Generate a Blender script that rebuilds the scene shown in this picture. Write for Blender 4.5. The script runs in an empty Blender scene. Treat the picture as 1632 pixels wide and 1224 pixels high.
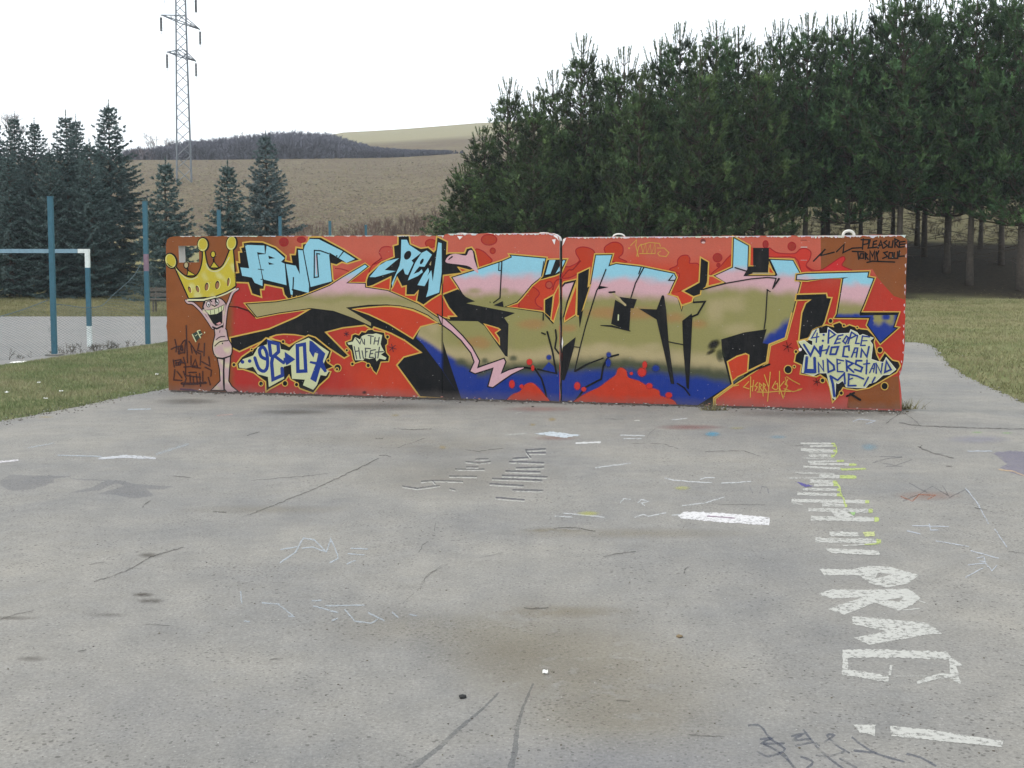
import bpy, bmesh, math, random
import numpy as np
from mathutils import Vector, noise as mnoise
from mathutils.geometry import delaunay_2d_cdt

# ------------------------------------------------------------------ camera, sky, sun, exposure
SC = bpy.context.scene
COL = SC.collection
F_PX, CAM_H, HORIZON = 1900.0, 1.8, 398.0
Y_C = 535.0                      # row of the optical axis
PITCH = math.atan((Y_C - HORIZON) / F_PX)
cam_data = bpy.data.cameras.new('camera'); cam = bpy.data.objects.new('camera', cam_data); COL.objects.link(cam)
cam.location = (0, 0, CAM_H); cam.rotation_euler = (math.pi / 2 - PITCH, 0, 0)
cam_data.sensor_fit = 'HORIZONTAL'; cam_data.sensor_width = 36.0; cam_data.lens = F_PX / 1632 * 36.0
cam_data.shift_y = -(612 - Y_C) / 1632.0
cam_data.clip_start = 0.1; cam_data.clip_end = 3000
SC.camera = cam

SUN_TO = Vector((-0.85, 0.14, 0.78)).normalized()
world = bpy.data.worlds.new('World'); SC.world = world; world.use_nodes = True
wn, wl = world.node_tree.nodes, world.node_tree.links
wn.clear()
wo = wn.new('ShaderNodeOutputWorld'); bg = wn.new('ShaderNodeBackground'); sky = wn.new('ShaderNodeTexSky')
sky.sky_type = 'NISHITA'; sky.sun_disc = False
sky.sun_elevation = math.asin(SUN_TO.z); sky.sun_rotation = math.atan2(SUN_TO.x, SUN_TO.y)
sky.air_density = 1.0; sky.dust_density = 4.0; sky.ozone_density = 1.0
cloud = wn.new('ShaderNodeMix'); cloud.data_type = 'RGBA'      # a thin even overcast over the clear sky
cloud.inputs[0].default_value = 0.80
cloud.inputs[7].default_value = (11.6, 12.3, 12.9, 1)
wl.new(sky.outputs[0], cloud.inputs[6]); wl.new(cloud.outputs[2], bg.inputs[0])
bg.inputs[1].default_value = 0.10; wl.new(bg.outputs[0], wo.inputs[0])
sun_data = bpy.data.lights.new('sun', 'SUN'); sun = bpy.data.objects.new('sun', sun_data); COL.objects.link(sun)
sun_data.energy = 1.4; sun_data.angle = math.radians(12); sun_data.color = (1.0, 0.95, 0.87)
sun.rotation_euler = SUN_TO.to_track_quat('Z', 'Y').to_euler(); sun.location = (-40, 20, 60)
SC.view_settings.view_transform = 'Standard'; SC.view_settings.look = 'None'
SC.view_settings.exposure = 0.55; SC.view_settings.gamma = 1.0; SC.view_settings.use_curve_mapping = False
SC.render.engine = 'CYCLES'
SC.cycles.use_denoising = True
SC.cycles.max_bounces = 6; SC.cycles.diffuse_bounces = 3; SC.cycles.glossy_bounces = 2
SC.cycles.transparent_max_bounces = 24; SC.cycles.volume_bounces = 0

# ------------------------------------------------------------------ helpers
def s2l(c):
    c = np.asarray(c, float) / 255.0
    return np.where(c <= 0.04045, c / 12.92, ((c + 0.055) / 1.055) ** 2.4)
def sstep(a, b, x):
    t = np.clip((np.asarray(x, float) - a) / (b - a), 0, 1); return t * t * (3 - 2 * t)
def lerp(a, b, t): return a + (b - a) * t
def fnoise(x, y, s, seed=0.0):
    x = np.atleast_1d(np.asarray(x, float)); y = np.atleast_1d(np.asarray(y, float))
    x, y = np.broadcast_arrays(x, y)
    return np.array([mnoise.noise(Vector((a / s, b / s, seed))) for a, b in zip(x.ravel(), y.ravel())]).reshape(x.shape)
def tag(o, label=None, cat=None, group=None, kind=None):
    if label: o['label'] = label
    if cat: o['category'] = cat
    if group: o['group'] = group
    if kind: o['kind'] = kind
    return o
def empty(name, loc, rz=0.0):
    o = bpy.data.objects.new(name, None); COL.objects.link(o); o.location = loc; o.rotation_euler = (0, 0, rz)
    o.empty_display_size = 0.3
    return o
def mesh_np(name, V, T, mats, colors=None, parent=None, mat_idx=None, smooth=False, link=True):
    """one mesh object from arrays: V (n,3), T list/array of tris or quads, colours (n,4) linear"""
    V = np.asarray(V, np.float32)
    me = bpy.data.meshes.new(name)
    if isinstance(T, np.ndarray) and T.ndim == 2:
        k = T.shape[1]; n = len(T)
        me.vertices.add(len(V)); me.vertices.foreach_set('co', V.ravel())
        me.loops.add(n * k); me.loops.foreach_set('vertex_index', T.astype(np.int32).ravel())
        me.polygons.add(n); me.polygons.foreach_set('loop_start', np.arange(0, n * k, k, dtype=np.int32))
        me.update(calc_edges=True)
    else:
        me.from_pydata(V.tolist(), [], [list(map(int, t)) for t in T])
    me.validate()
    for m in (mats if isinstance(mats, (list, tuple)) else [mats]): me.materials.append(m)
    if mat_idx is not None: me.polygons.foreach_set('material_index', np.asarray(mat_idx, np.int32))
    if smooth: me.polygons.foreach_set('use_smooth', np.ones(len(me.polygons), bool))
    if colors is not None:
        a = me.color_attributes.new('Col', 'FLOAT_COLOR', 'POINT')
        a.data.foreach_set('color', np.asarray(colors, np.float32).ravel())
    me.update()
    o = bpy.data.objects.new(name, me)
    if link: COL.objects.link(o)
    if parent is not None: o.parent = parent
    return o
class MB:
    """collects boxes and tubes into one mesh"""
    def __init__(s): s.v = []; s.f = []; s.c = []
    def _add(s, vs, fs, col=(1, 1, 1, 1)):
        n = len(s.v); s.v += [tuple(v) for v in vs]; s.f += [tuple(n + i for i in f) for f in fs]; s.c += [col] * len(vs)
    def box(s, c, size, rz=0.0, rx=0.0, col=(1, 1, 1, 1)):
        hx, hy, hz = [k / 2 for k in size]; vs = []
        ca, sa, cb, sb = math.cos(rz), math.sin(rz), math.cos(rx), math.sin(rx)
        for z in (-hz, hz):
            for x, y in ((-hx, -hy), (hx, -hy), (hx, hy), (-hx, hy)):
                y2, z2 = y * cb - z * sb, y * sb + z * cb
                vs.append((c[0] + x * ca - y2 * sa, c[1] + x * sa + y2 * ca, c[2] + z2))
        s._add(vs, [(3, 2, 1, 0), (4, 5, 6, 7), (0, 1, 5, 4), (1, 2, 6, 5), (2, 3, 7, 6), (3, 0, 4, 7)], col)
    def tube(s, pts, radii, n=8, col=(1, 1, 1, 1), cap=True):
        pts = [Vector(p) for p in pts]
        if not isinstance(radii, (list, tuple)): radii = [radii] * len(pts)
        vs = []; fs = []
        d0 = (pts[1] - pts[0]).normalized()
        a = Vector((0, 0, 1)) if abs(d0.z) < 0.9 else Vector((1, 0, 0))
        u = d0.cross(a).normalized()
        for i, p in enumerate(pts):
            d = (pts[min(i + 1, len(pts) - 1)] - pts[max(i - 1, 0)]).normalized()
            u = (u - d * u.dot(d)).normalized(); w = d.cross(u)
            for k in range(n):
                t = 2 * math.pi * k / n
                vs.append(p + (u * math.cos(t) + w * math.sin(t)) * radii[i])
        for i in range(len(pts) - 1):
            for k in range(n):
                k2 = (k + 1) % n
                fs.append((i * n + k, i * n + k2, (i + 1) * n + k2, (i + 1) * n + k))
        if cap:
            fs.append(tuple(range(n))[::-1]); fs.append(tuple((len(pts) - 1) * n + k for k in range(n)))
        s._add(vs, fs, col)
    def rock(s, c, r, rng, flat=0.6, col=(1, 1, 1, 1)):
        vs = []
        for ph in (-0.6, 0.35):
            for k in range(6):
                t = 2 * math.pi * (k + (0.5 if ph > 0 else 0)) / 6
                q = r * rng.uniform(0.7, 1.15)
                vs.append((c[0] + q * math.cos(t) * math.cos(ph), c[1] + q * math.sin(t) * math.cos(ph), c[2] + r * flat * (math.sin(ph) + 0.5)))
        vs.append((c[0], c[1], c[2] + r * flat * 1.4))
        fs = [(k, (k + 1) % 6, 6 + k) for k in range(6)] + [(6 + k, (k + 1) % 6, 6 + (k + 1) % 6) for k in range(6)] + [(6 + k, 6 + (k + 1) % 6, 12) for k in range(6)] + [tuple(range(6))[::-1]]
        s._add(vs, fs, col)
    def build(s, name, mat, parent=None, smooth=False, colors=False, link=True):
        return mesh_np(name, s.v, s.f, mat, np.array(s.c) if colors else None, parent, smooth=smooth, link=link)

def pix_ray(px, py):
    px = np.asarray(px, float); py = np.asarray(py, float)
    xc = (px - 816) / F_PX; yc = -(py - Y_C) / F_PX
    sp, cp = math.sin(PITCH), math.cos(PITCH)
    return np.stack([xc, yc * sp + cp, yc * cp - sp], -1)
def ground_at(px, py, z=0.0):
    d = pix_ray(px, py); t = (z - CAM_H) / d[..., 2]
    return np.stack([d[..., 0] * t, d[..., 1] * t, np.full(t.shape, z)], -1)

# ------------------------------------------------------------------ materials
def new_mat(name):
    m = bpy.data.materials.new(name); m.use_nodes = True
    nt = m.node_tree; nt.nodes.clear()
    out = nt.nodes.new('ShaderNodeOutputMaterial'); p = nt.nodes.new('ShaderNodeBsdfPrincipled')
    nt.links.new(p.outputs[0], out.inputs[0])
    p.inputs['Specular IOR Level'].default_value = 0.25
    return m, nt, p, out
def N(nt, t, **kw):
    n = nt.nodes.new('ShaderNode' + t)
    for k, v in kw.items():
        if k.startswith('i_'):
            key = k[2:]; n.inputs[int(key) if key.isdigit() else key].default_value = v
        else: setattr(n, k, v)
    return n
def L(nt, a, b): nt.links.new(a, b)
def noise_n(nt, vec, scale, detail=4, rough=0.6):
    n = N(nt, 'TexNoise'); n.inputs['Scale'].default_value = scale; n.inputs['Detail'].default_value = detail; n.inputs['Roughness'].default_value = rough
    if vec is not None: L(nt, vec, n.inputs['Vector'])
    return n.outputs['Fac']
def maprange(nt, v, a, b, c, d, smooth=False):
    n = N(nt, 'MapRange'); n.inputs[1].default_value = a; n.inputs[2].default_value = b; n.inputs[3].default_value = c; n.inputs[4].default_value = d
    if smooth: n.interpolation_type = 'SMOOTHSTEP'
    L(nt, v, n.inputs[0]); return n.outputs[0]
def mixc(nt, fac, a, b, mode='MIX'):
    n = N(nt, 'Mix', data_type='RGBA', blend_type=mode)
    for i, v in ((0, fac), (6, a), (7, b)):
        if hasattr(v, 'is_output') or isinstance(v, bpy.types.NodeSocket): L(nt, v, n.inputs[i])
        elif i == 0: n.inputs[0].default_value = v
        else: n.inputs[i].default_value = (*v[:3], 1)
    return n.outputs[2]
def math_n(nt, op, a, b=0.5):
    n = N(nt, 'Math', operation=op)
    for i, v in ((0, a), (1, b)):
        if isinstance(v, bpy.types.NodeSocket): L(nt, v, n.inputs[i])
        else: n.inputs[i].default_value = v
    return n.outputs[0]
def bump(nt, p, h, strength=0.3, dist=0.01):
    b = N(nt, 'Bump'); b.inputs['Strength'].default_value = strength; b.inputs['Distance'].default_value = dist
    L(nt, h, b.inputs['Height']); L(nt, b.outputs[0], p.inputs['Normal'])
def wpos(nt): return N(nt, 'NewGeometry').outputs['Position']

def mat_flat(name, rgb, rough=0.6, var=0.15, scale=8.0, metal=0.0, spec=0.25, bscale=None):
    m, nt, p, out = new_mat(name)
    f = noise_n(nt, wpos(nt), scale, 5)
    c = mixc(nt, maprange(nt, f, 0.3, 0.7, 0, 1), [k * (1 - var) for k in rgb], [min(1, k * (1 + var)) for k in rgb])
    L(nt, c, p.inputs['Base Color']); p.inputs['Roughness'].default_value = rough; p.inputs['Metallic'].default_value = metal
    p.inputs['Specular IOR Level'].default_value = spec
    if bscale: bump(nt, p, noise_n(nt, wpos(nt), bscale, 4), 0.4, 0.01)
    return m
def mat_attr(name, rough=0.7, spec=0.15, alpha=False, var=0.10, scale=30.0, bscale=None, wear=None, transl=0.0, wlo=0.60, w2k=0.5):
    """colour from the mesh's colour attribute, with grain; alpha = thin paint lets the ground through"""
    m, nt, p, out = new_mat(name)
    at = N(nt, 'Attribute'); at.attribute_name = 'Col'
    pos = wpos(nt)
    f = noise_n(nt, pos, scale, 5)
    g = maprange(nt, f, 0.25, 0.75, 1 - var, 1 + var)
    mul = N(nt, 'VectorMath', operation='SCALE'); L(nt, at.outputs['Color'], mul.inputs[0]); L(nt, g, mul.inputs['Scale'])
    L(nt, mul.outputs[0], p.inputs['Base Color']); p.inputs['Roughness'].default_value = rough; p.inputs['Specular IOR Level'].default_value = spec
    if bscale: bump(nt, p, noise_n(nt, pos, bscale, 5), 0.35, 0.008)
    surf = p.outputs[0]
    if transl:
        tr = N(nt, 'BsdfTranslucent'); L(nt, mul.outputs[0], tr.inputs[0])
        mx = N(nt, 'MixShader'); mx.inputs[0].default_value = transl; L(nt, surf, mx.inputs[1]); L(nt, tr.outputs[0], mx.inputs[2]); surf = mx.outputs[0]
    if alpha:
        a = at.outputs['Alpha']
        if wear:
            w1 = noise_n(nt, pos, wear, 6, 0.75); w2 = noise_n(nt, pos, wear * 0.08, 3)
            w = math_n(nt, 'ADD', w1, math_n(nt, 'MULTIPLY', w2, w2k))
            a = math_n(nt, 'MULTIPLY', a, maprange(nt, w, wlo, wlo + 0.15, 0.05, 0.97))
        tb = N(nt, 'BsdfTransparent'); mx = N(nt, 'MixShader')
        L(nt, a, mx.inputs[0]); L(nt, tb.outputs[0], mx.inputs[1]); L(nt, surf, mx.inputs[2]); surf = mx.outputs[0]
    L(nt, surf, out.inputs[0])
    return m

M = {}
def mat_wall(name, alpha):
    m = mat_attr(name, 0.62, 0.2, alpha=alpha, var=0.07, scale=60, bscale=55)
    nt = m.node_tree; p = [n for n in nt.nodes if n.type == 'BSDF_PRINCIPLED'][0]
    src = p.inputs['Base Color'].links[0].from_socket; pos = wpos(nt)
    mp = N(nt, 'Mapping'); mp.inputs['Scale'].default_value = (7, 7, 0.7); L(nt, pos, mp.inputs['Vector'])
    run = maprange(nt, noise_n(nt, mp.outputs[0], 1.6, 6, 0.7), 0.35, 0.7, 0.0, 1.0)
    blot = maprange(nt, noise_n(nt, pos, 2.4, 7, 0.75), 0.40, 0.72, 0.0, 1.0)
    c = mixc(nt, math_n(nt, 'MULTIPLY', math_n(nt, 'MULTIPLY', run, blot), 0.14), src, (0.20, 0.17, 0.145))      # dust on old paint
    sp = N(nt, 'SeparateXYZ'); L(nt, pos, sp.inputs[0])
    low = maprange(nt, math_n(nt, 'ADD', sp.outputs[2], math_n(nt, 'MULTIPLY', noise_n(nt, pos, 6, 5, 0.7), 0.16)), 0.08, 0.19, 0.40, 0.0)   # splashed dirt low down
    c = mixc(nt, low, c, (0.15, 0.125, 0.11))
    v = N(nt, 'TexVoronoi'); v.inputs['Scale'].default_value = 26; L(nt, pos, v.inputs['Vector'])
    s4 = N(nt, 'SeparateColor'); L(nt, v.outputs['Color'], s4.inputs[0])
    chip = math_n(nt, 'MULTIPLY', math_n(nt, 'LESS_THAN', v.outputs['Distance'], 0.13), math_n(nt, 'GREATER_THAN', s4.outputs[0], 0.93))
    c = mixc(nt, math_n(nt, 'MULTIPLY', chip, 0.6), c, (0.42, 0.40, 0.37))
    L(nt, c, p.inputs['Base Color'])
    return m
M['wall_paint'] = mat_wall('wall_paint', False)
M['mural'] = mat_wall('mural', True)
M['ground_paint'] = mat_attr('ground_paint', 0.8, 0.15, alpha=True, var=0.10, scale=40, wear=30, wlo=0.455, w2k=0.22)
M['ground_soft'] = mat_attr('ground_soft', 0.85, 0.1, alpha=True, var=0.12, scale=20, wear=9, wlo=0.58)
M['needles'] = mat_attr('needles', 0.65, 0.2, var=0.15, scale=3, transl=0.12)
M['bark'] = mat_attr('bark', 0.9, 0.1, var=0.3, scale=9, bscale=14)
M['blades'] = mat_attr('blades', 0.8, 0.1, var=0.2, scale=2, transl=0.2)
M['bits'] = mat_attr('bits', 0.85, 0.15, var=0.2, scale=30)
M['post'] = mat_attr('post', 0.45, 0.4, var=0.15, scale=14)
M['wire'] = mat_flat('wire', (0.10, 0.14, 0.15), 0.6, 0.2)
M['steel'] = mat_flat('steel', (0.15, 0.17, 0.19), 0.55, 0.15, metal=0.3)
M['ceramic'] = mat_flat('ceramic', (0.05, 0.055, 0.06), 0.35, 0.1)
M['rebar'] = mat_flat('rebar', (0.62, 0.60, 0.55), 0.5, 0.15)
M['wood'] = mat_flat('bench_wood', (0.10, 0.085, 0.07), 0.8, 0.3, 12)
M['litter'] = mat_flat('litter_paper', (0.75, 0.74, 0.70), 0.7, 0.08)
M['crack_line'] = mat_attr('crack_line', 0.9, 0.1, alpha=True, var=0.3, scale=20, wear=16)
M['crack'] = mat_flat('crack_dirt', (0.065, 0.06, 0.055), 0.95, 0.4, 25)

def mat_asphalt(name, base, warm, specks=True):
    m, nt, p, out = new_mat(name)
    pos = wpos(nt)
    big = maprange(nt, noise_n(nt, pos, 0.55, 9, 0.70), 0.34, 0.66, 0, 1)
    c = mixc(nt, big, base, warm)
    mid = maprange(nt, noise_n(nt, pos, 4.5, 9, 0.80), 0.3, 0.7, 0.84, 1.14)
    fine = maprange(nt, noise_n(nt, pos, 60, 6, 0.8), 0.25, 0.75, 0.55, 1.38)
    g = math_n(nt, 'MULTIPLY', mid, fine)
    mul = N(nt, 'VectorMath', operation='SCALE'); L(nt, c, mul.inputs[0]); L(nt, g, mul.inputs['Scale']); c = mul.outputs[0]
    h = noise_n(nt, pos, 120, 3, 0.7)
    if specks:
        # stone grains missing from the binder: dark pits, denser in patches
        vo = N(nt, 'TexVoronoi'); vo.inputs['Scale'].default_value = 24; vo.inputs['Randomness'].default_value = 1.0; L(nt, pos, vo.inputs['Vector'])
        dens = maprange(nt, noise_n(nt, pos, 0.9, 3), 0.36, 0.66, 0.08, 0.25)
        sep = N(nt, 'SeparateColor'); L(nt, vo.outputs['Color'], sep.inputs[0])
        some = math_n(nt, 'LESS_THAN', sep.outputs[0], 0.42)
        pit = math_n(nt, 'MULTIPLY', math_n(nt, 'LESS_THAN', vo.outputs['Distance'], dens), some)
        c = mixc(nt, math_n(nt, 'MULTIPLY', pit, 0.6), c, (0.06, 0.055, 0.05))
        v3 = N(nt, 'TexVoronoi'); v3.inputs['Scale'].default_value = 46; L(nt, pos, v3.inputs['Vector'])
        s3 = N(nt, 'SeparateColor'); L(nt, v3.outputs['Color'], s3.inputs[0])
        p3 = math_n(nt, 'MULTIPLY', math_n(nt, 'LESS_THAN', v3.outputs['Distance'], maprange(nt, noise_n(nt, pos, 1.7, 4), 0.35, 0.65, 0.10, 0.34)), math_n(nt, 'LESS_THAN', s3.outputs[2], 0.30))
        c = mixc(nt, math_n(nt, 'MULTIPLY', p3, 0.6), c, (0.075, 0.07, 0.065))
        # pale aggregate
        v2 = N(nt, 'TexVoronoi'); v2.inputs['Scale'].default_value = 70; L(nt, pos, v2.inputs['Vector'])
        s2 = N(nt, 'SeparateColor'); L(nt, v2.outputs['Color'], s2.inputs[0])
        pal = math_n(nt, 'MULTIPLY', math_n(nt, 'LESS_THAN', v2.outputs['Distance'], 0.28), math_n(nt, 'GREATER_THAN', s2.outputs[1], 0.86))
        c = mixc(nt, math_n(nt, 'MULTIPLY', pal, 0.22), c, (0.45, 0.44, 0.42))
        h = math_n(nt, 'SUBTRACT', h, math_n(nt, 'MULTIPLY', pit, 1.0))
    L(nt, c, p.inputs['Base Color']); p.inputs['Roughness'].default_value = 0.88; p.inputs['Specular IOR Level'].default_value = 0.25
    bump(nt, p, h, 0.45, 0.006)
    return m
M['asphalt'] = mat_asphalt('asphalt', (0.164, 0.162, 0.157), (0.240, 0.227, 0.200))
M['court'] = mat_asphalt('court_asphalt', (0.205, 0.200, 0.192), (0.226, 0.218, 0.206), False)

def mat_ground():
    m, nt, p, out = new_mat('ground_cover')
    at = N(nt, 'Attribute'); at.attribute_name = 'Col'      # what grows there: R ploughed field, G dry grass, B needle litter, A far stubble
    sp = N(nt, 'SeparateColor'); L(nt, at.outputs['Color'], sp.inputs[0])
    pos = wpos(nt)
    n1 = noise_n(nt, pos, 0.5, 6, 0.65); n2 = noise_n(nt, pos, 6, 5, 0.7); n3 = noise_n(nt, pos, 40, 4, 0.7)
    lawn = mixc(nt, maprange(nt, n1, 0.36, 0.64, 0, 1), (0.105, 0.135, 0.050), (0.195, 0.190, 0.098))
    lawn = mixc(nt, maprange(nt, n2, 0.45, 0.75, 0, 0.6), lawn, (0.10, 0.082, 0.045))
    dry = mixc(nt, maprange(nt, n1, 0.35, 0.65, 0, 1), (0.235, 0.21, 0.115), (0.195, 0.185, 0.09))
    nf = noise_n(nt, pos, 0.05, 5, 0.6); nf2 = noise_n(nt, pos, 1.3, 6, 0.75); nf3 = noise_n(nt, pos, 0.33, 5, 0.7)
    field = mixc(nt, maprange(nt, nf, 0.35, 0.65, 0, 1), (0.125, 0.098, 0.068), (0.150, 0.125, 0.080))
    field = mixc(nt, maprange(nt, nf2, 0.42, 0.70, 0, 0.85), field, (0.068, 0.050, 0.038))
    field = mixc(nt, maprange(nt, nf3, 0.52, 0.72, 0, 0.7), field, (0.175, 0.155, 0.085))
    litter = mixc(nt, maprange(nt, n2, 0.35, 0.7, 0, 1), (0.022, 0.017, 0.012), (0.045, 0.036, 0.022))
    stub = mixc(nt, maprange(nt, nf2, 0.35, 0.65, 0, 1), (0.205, 0.185, 0.115), (0.245, 0.225, 0.14))
    c = mixc(nt, sp.outputs[1], lawn, dry); c = mixc(nt, sp.outputs[0], c, field); c = mixc(nt, sp.outputs[2], c, litter); c = mixc(nt, at.outputs['Alpha'], c, stub)
    g = maprange(nt, n3, 0.25, 0.75, 0.75, 1.22)
    mul = N(nt, 'VectorMath', operation='SCALE'); L(nt, c, mul.inputs[0]); L(nt, g, mul.inputs['Scale'])
    L(nt, mul.outputs[0], p.inputs['Base Color']); p.inputs['Roughness'].default_value = 0.95; p.inputs['Specular IOR Level'].default_value = 0.05
    bump(nt, p, n3, 0.6, 0.03)
    return m
M['ground'] = mat_ground()

# ------------------------------------------------------------------ terrain
COURT_Z = -0.25
def court_edge(y):      # x of the court's right edge at depth y
    return np.interp(y, [0, 12, 21, 25.3, 30.6, 36.9, 60], [-12.5, -11.2, -9.04, -7.74, -7.45, -7.1, -6.2])
def terrain_z(x, y):
    x = np.asarray(x, float); y = np.asarray(y, float)
    u = x / np.maximum(y, 8.0)
    left = sstep(0.02, -0.12, u)                       # 1 on the spruce side, 0 on the pine side
    zl = np.interp(y, [0, 52, 60, 75, 110, 230], [0, 0, 1.2, 3.0, 6.4, 19.2])
    zr = np.interp(y, [0, 45, 58, 75, 110, 230], [0, 0, 2.2, 4.8, 8.0, 20.4])
    z = lerp(zr, zl, left)
    s = np.interp(u, [-0.45, -0.31, -0.187, -0.14, -0.03, 0.3], [0.0, 0.03, 0.105, 0.124, 0.134, 0.145])
    far = np.clip(y - 230, 0, 190)
    z = z + far * s + np.where(y > 230, np.clip(u + 0.187, -0.2, 0.3) * 4.0 * np.clip((y - 200) / 30, 0, 1), 0)
    z = z - np.clip(y - 420, 0, 400) * 0.12
    c = court_edge(y)
    w = sstep(1.9, 0.0, x - c) * sstep(9, 14, y) * sstep(56, 46, y)
    return z + w * COURT_Z
def axis(dense0, dense1, step, lo, hi, grow):
    a = list(np.arange(dense0, dense1 + 1e-6, step)); s = step
    while a[-1] < hi: s *= grow; a.append(a[-1] + s)
    s = step
    while a[0] > lo: s *= grow; a.insert(0, a[0] - s)
    return np.array(a)
gx = axis(-22, 26, 0.5, -420, 420, 1.12); gy = axis(8, 80, 0.5, -40, 700, 1.07)
GX, GY = np.meshgrid(gx, gy)
GZ = terrain_z(GX, GY) - 0.02
GZ = GZ + fnoise(GX, GY, 1.7, 3.1) * 0.025 * sstep(14, 24, GY) * np.where((GX < -3.5) & (GX > court_edge(GY) + 0.2) | (GX > 8.5), 1, 0)
U_ = GX / np.maximum(GY, 8)
cR = sstep(66, 74, GY) * sstep(-0.02, -0.06, U_ + 0.02 * fnoise(GX, GY, 9.0)) 
cR = np.maximum(cR, sstep(82, 92, GY)); 
cG = sstep(20, 30, GY) * 0.55 * (GX > 0) + sstep(36, 42, GY) * 0.6 * (GX <= -5) + sstep(54, 60, GY) * 0.6
cB = sstep(1.6, -1.6, np.hypot((GX - 14) / 22, (GY - 51.5) / 7.5) * 8 - 8 + 2.6 * fnoise(GX, GY, 2.6) + 1.5 * fnoise(GX, GY, 0.9, 8.0)) * (GX > -6)
cB = np.maximum(cB, 0.6 * sstep(56, 60, GY) * sstep(84, 74, GY) * sstep(0.0, 0.06, U_))
cA = sstep(292, 300, GY + 8 * fnoise(GX, GY, 60.0)) * sstep(-0.3, -0.2, U_)
ny, nx = GX.shape
idx = np.arange(ny * nx).reshape(ny, nx)
quads = np.stack([idx[:-1, :-1], idx[:-1, 1:], idx[1:, 1:], idx[1:, :-1]], -1).reshape(-1, 4)
terr = mesh_np('ground', np.stack([GX, GY, GZ], -1).reshape(-1, 3), quads, M['ground'],
               np.stack([cR, np.clip(cG, 0, 1), cB, cA], -1).reshape(-1, 4), smooth=True)
tag(terr, kind='structure')
# ------------------------------------------------------------------ asphalt pad and court
def inside(px, py, poly):
    poly = np.asarray(poly, float); x = np.asarray(px, float); y = np.asarray(py, float)
    r = np.zeros(x.shape, bool); j = len(poly) - 1
    for i in range(len(poly)):
        xi, yi = poly[i]; xj, yj = poly[j]
        if yi != yj:
            r ^= ((yi > y) != (yj > y)) & (x < (xj - xi) * (y - yi) / (yj - yi) + xi)
        j = i
    return r
def fill_poly(outer, holes=(), grid=None):
    """triangulate a (concave) outline with holes; extra inner points every `grid` so that colours can vary"""
    outer = [tuple(map(float, p)) for p in outer]
    pts = []; edges = []
    for ring in [outer] + [list(h) for h in holes]:
        ring = list(ring)
        if grid:
            r2 = []
            for a, b in zip(ring, ring[1:] + ring[:1]):
                n = max(1, int(math.hypot(b[0] - a[0], b[1] - a[1]) / grid))
                r2 += [(a[0] + (b[0] - a[0]) * k / n, a[1] + (b[1] - a[1]) * k / n) for k in range(n)]
            ring = r2
        n0 = len(pts); pts += ring; edges += [(n0 + i, n0 + (i + 1) % len(ring)) for i in range(len(ring))]
    if grid:
        o = np.array(outer); x0, y0 = o.min(0); x1, y1 = o.max(0)
        g = np.array([(x, y) for j, y in enumerate(np.arange(y0 + grid / 2, y1, grid)) for x in np.arange(x0 + grid / 2 + (j % 2) * grid / 2, x1, grid)])
        if len(g):
            k = inside(g[:, 0], g[:, 1], outer)
            for h in holes: k &= ~inside(g[:, 0], g[:, 1], h)
            pts += [tuple(p) for p in g[k]]
    V, E, T, *_ = delaunay_2d_cdt([Vector(p) for p in pts], edges, [], 0, 1e-5)
    V = np.array([(v.x, v.y) for v in V]); T = np.array([t for t in T if len(t) == 3], int)
    c = V[T].mean(1)
    k = inside(c[:, 0], c[:, 1], outer)
    for h in holes: k &= ~inside(c[:, 0], c[:, 1], h)
    return V, T[k]
def smooth_line(pts, n=6, closed=False):
    P = np.array(pts, float); out = []; m = len(P)
    rng_ = range(m if closed else m - 1)
    for i in rng_:
        if closed: p0, p1, p2, p3 = P[(i - 1) % m], P[i], P[(i + 1) % m], P[(i + 2) % m]
        else: p0, p1, p2, p3 = P[max(i - 1, 0)], P[i], P[i + 1], P[min(i + 2, m - 1)]
        for k in range(n):
            t = k / n
            out.append(0.5 * ((2 * p1) + (-p0 + p2) * t + (2 * p0 - 5 * p1 + 4 * p2 - p3) * t * t + (-p0 + 3 * p1 - 3 * p2 + p3) * t ** 3))
    if not closed: out.append(P[-1])
    return [tuple(p) for p in out]
def ellipse(cx, cy, rx, ry, rot=0.0, n=20):
    return [(cx + rx * math.cos(t) * math.cos(rot) - ry * math.sin(t) * math.sin(rot), cy + rx * math.cos(t) * math.sin(rot) + ry * math.sin(t) * math.cos(rot)) for t in [2 * math.pi * k / n for k in range(n)]]
def strip(pts, w, closed=False):
    """ribbon along a line: vertices (2n), quads; w = width or list"""
    P = [np.array(pts[0], float)]
    for p in pts[1:]:
        p = np.array(p, float)
        if np.hypot(*(p - P[-1])) > 1e-3: P.append(p)
    if closed and np.hypot(*(P[0] - P[-1])) < 1e-3: P.pop()
    n = len(P)
    W = [w] * n if not isinstance(w, (list, tuple)) else list(np.interp(np.linspace(0, 1, n), np.linspace(0, 1, len(w)), w))
    V = []
    for i in range(n):
        a = P[i] - P[i - 1] if (i > 0 or closed) else P[1] - P[0]
        b = P[(i + 1) % n] - P[i] if (i < n - 1 or closed) else a
        a = a / (np.hypot(*a) + 1e-9); b = b / (np.hypot(*b) + 1e-9)
        na = np.array([-a[1], a[0]]); nb = np.array([-b[1], b[0]])
        m = na + nb; l = np.hypot(*m)
        m = na if l < 0.3 else m / l
        k = 1.0 / max(0.45, float(m @ na))
        V += [P[i] + m * W[i] / 2 * k, P[i] - m * W[i] / 2 * k]
    Q = []
    for i in range(n if closed else n - 1):
        j = (i + 1) % n
        Q.append((2 * i, 2 * i + 1, 2 * j + 1, 2 * j))
    return np.array(V), Q

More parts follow.
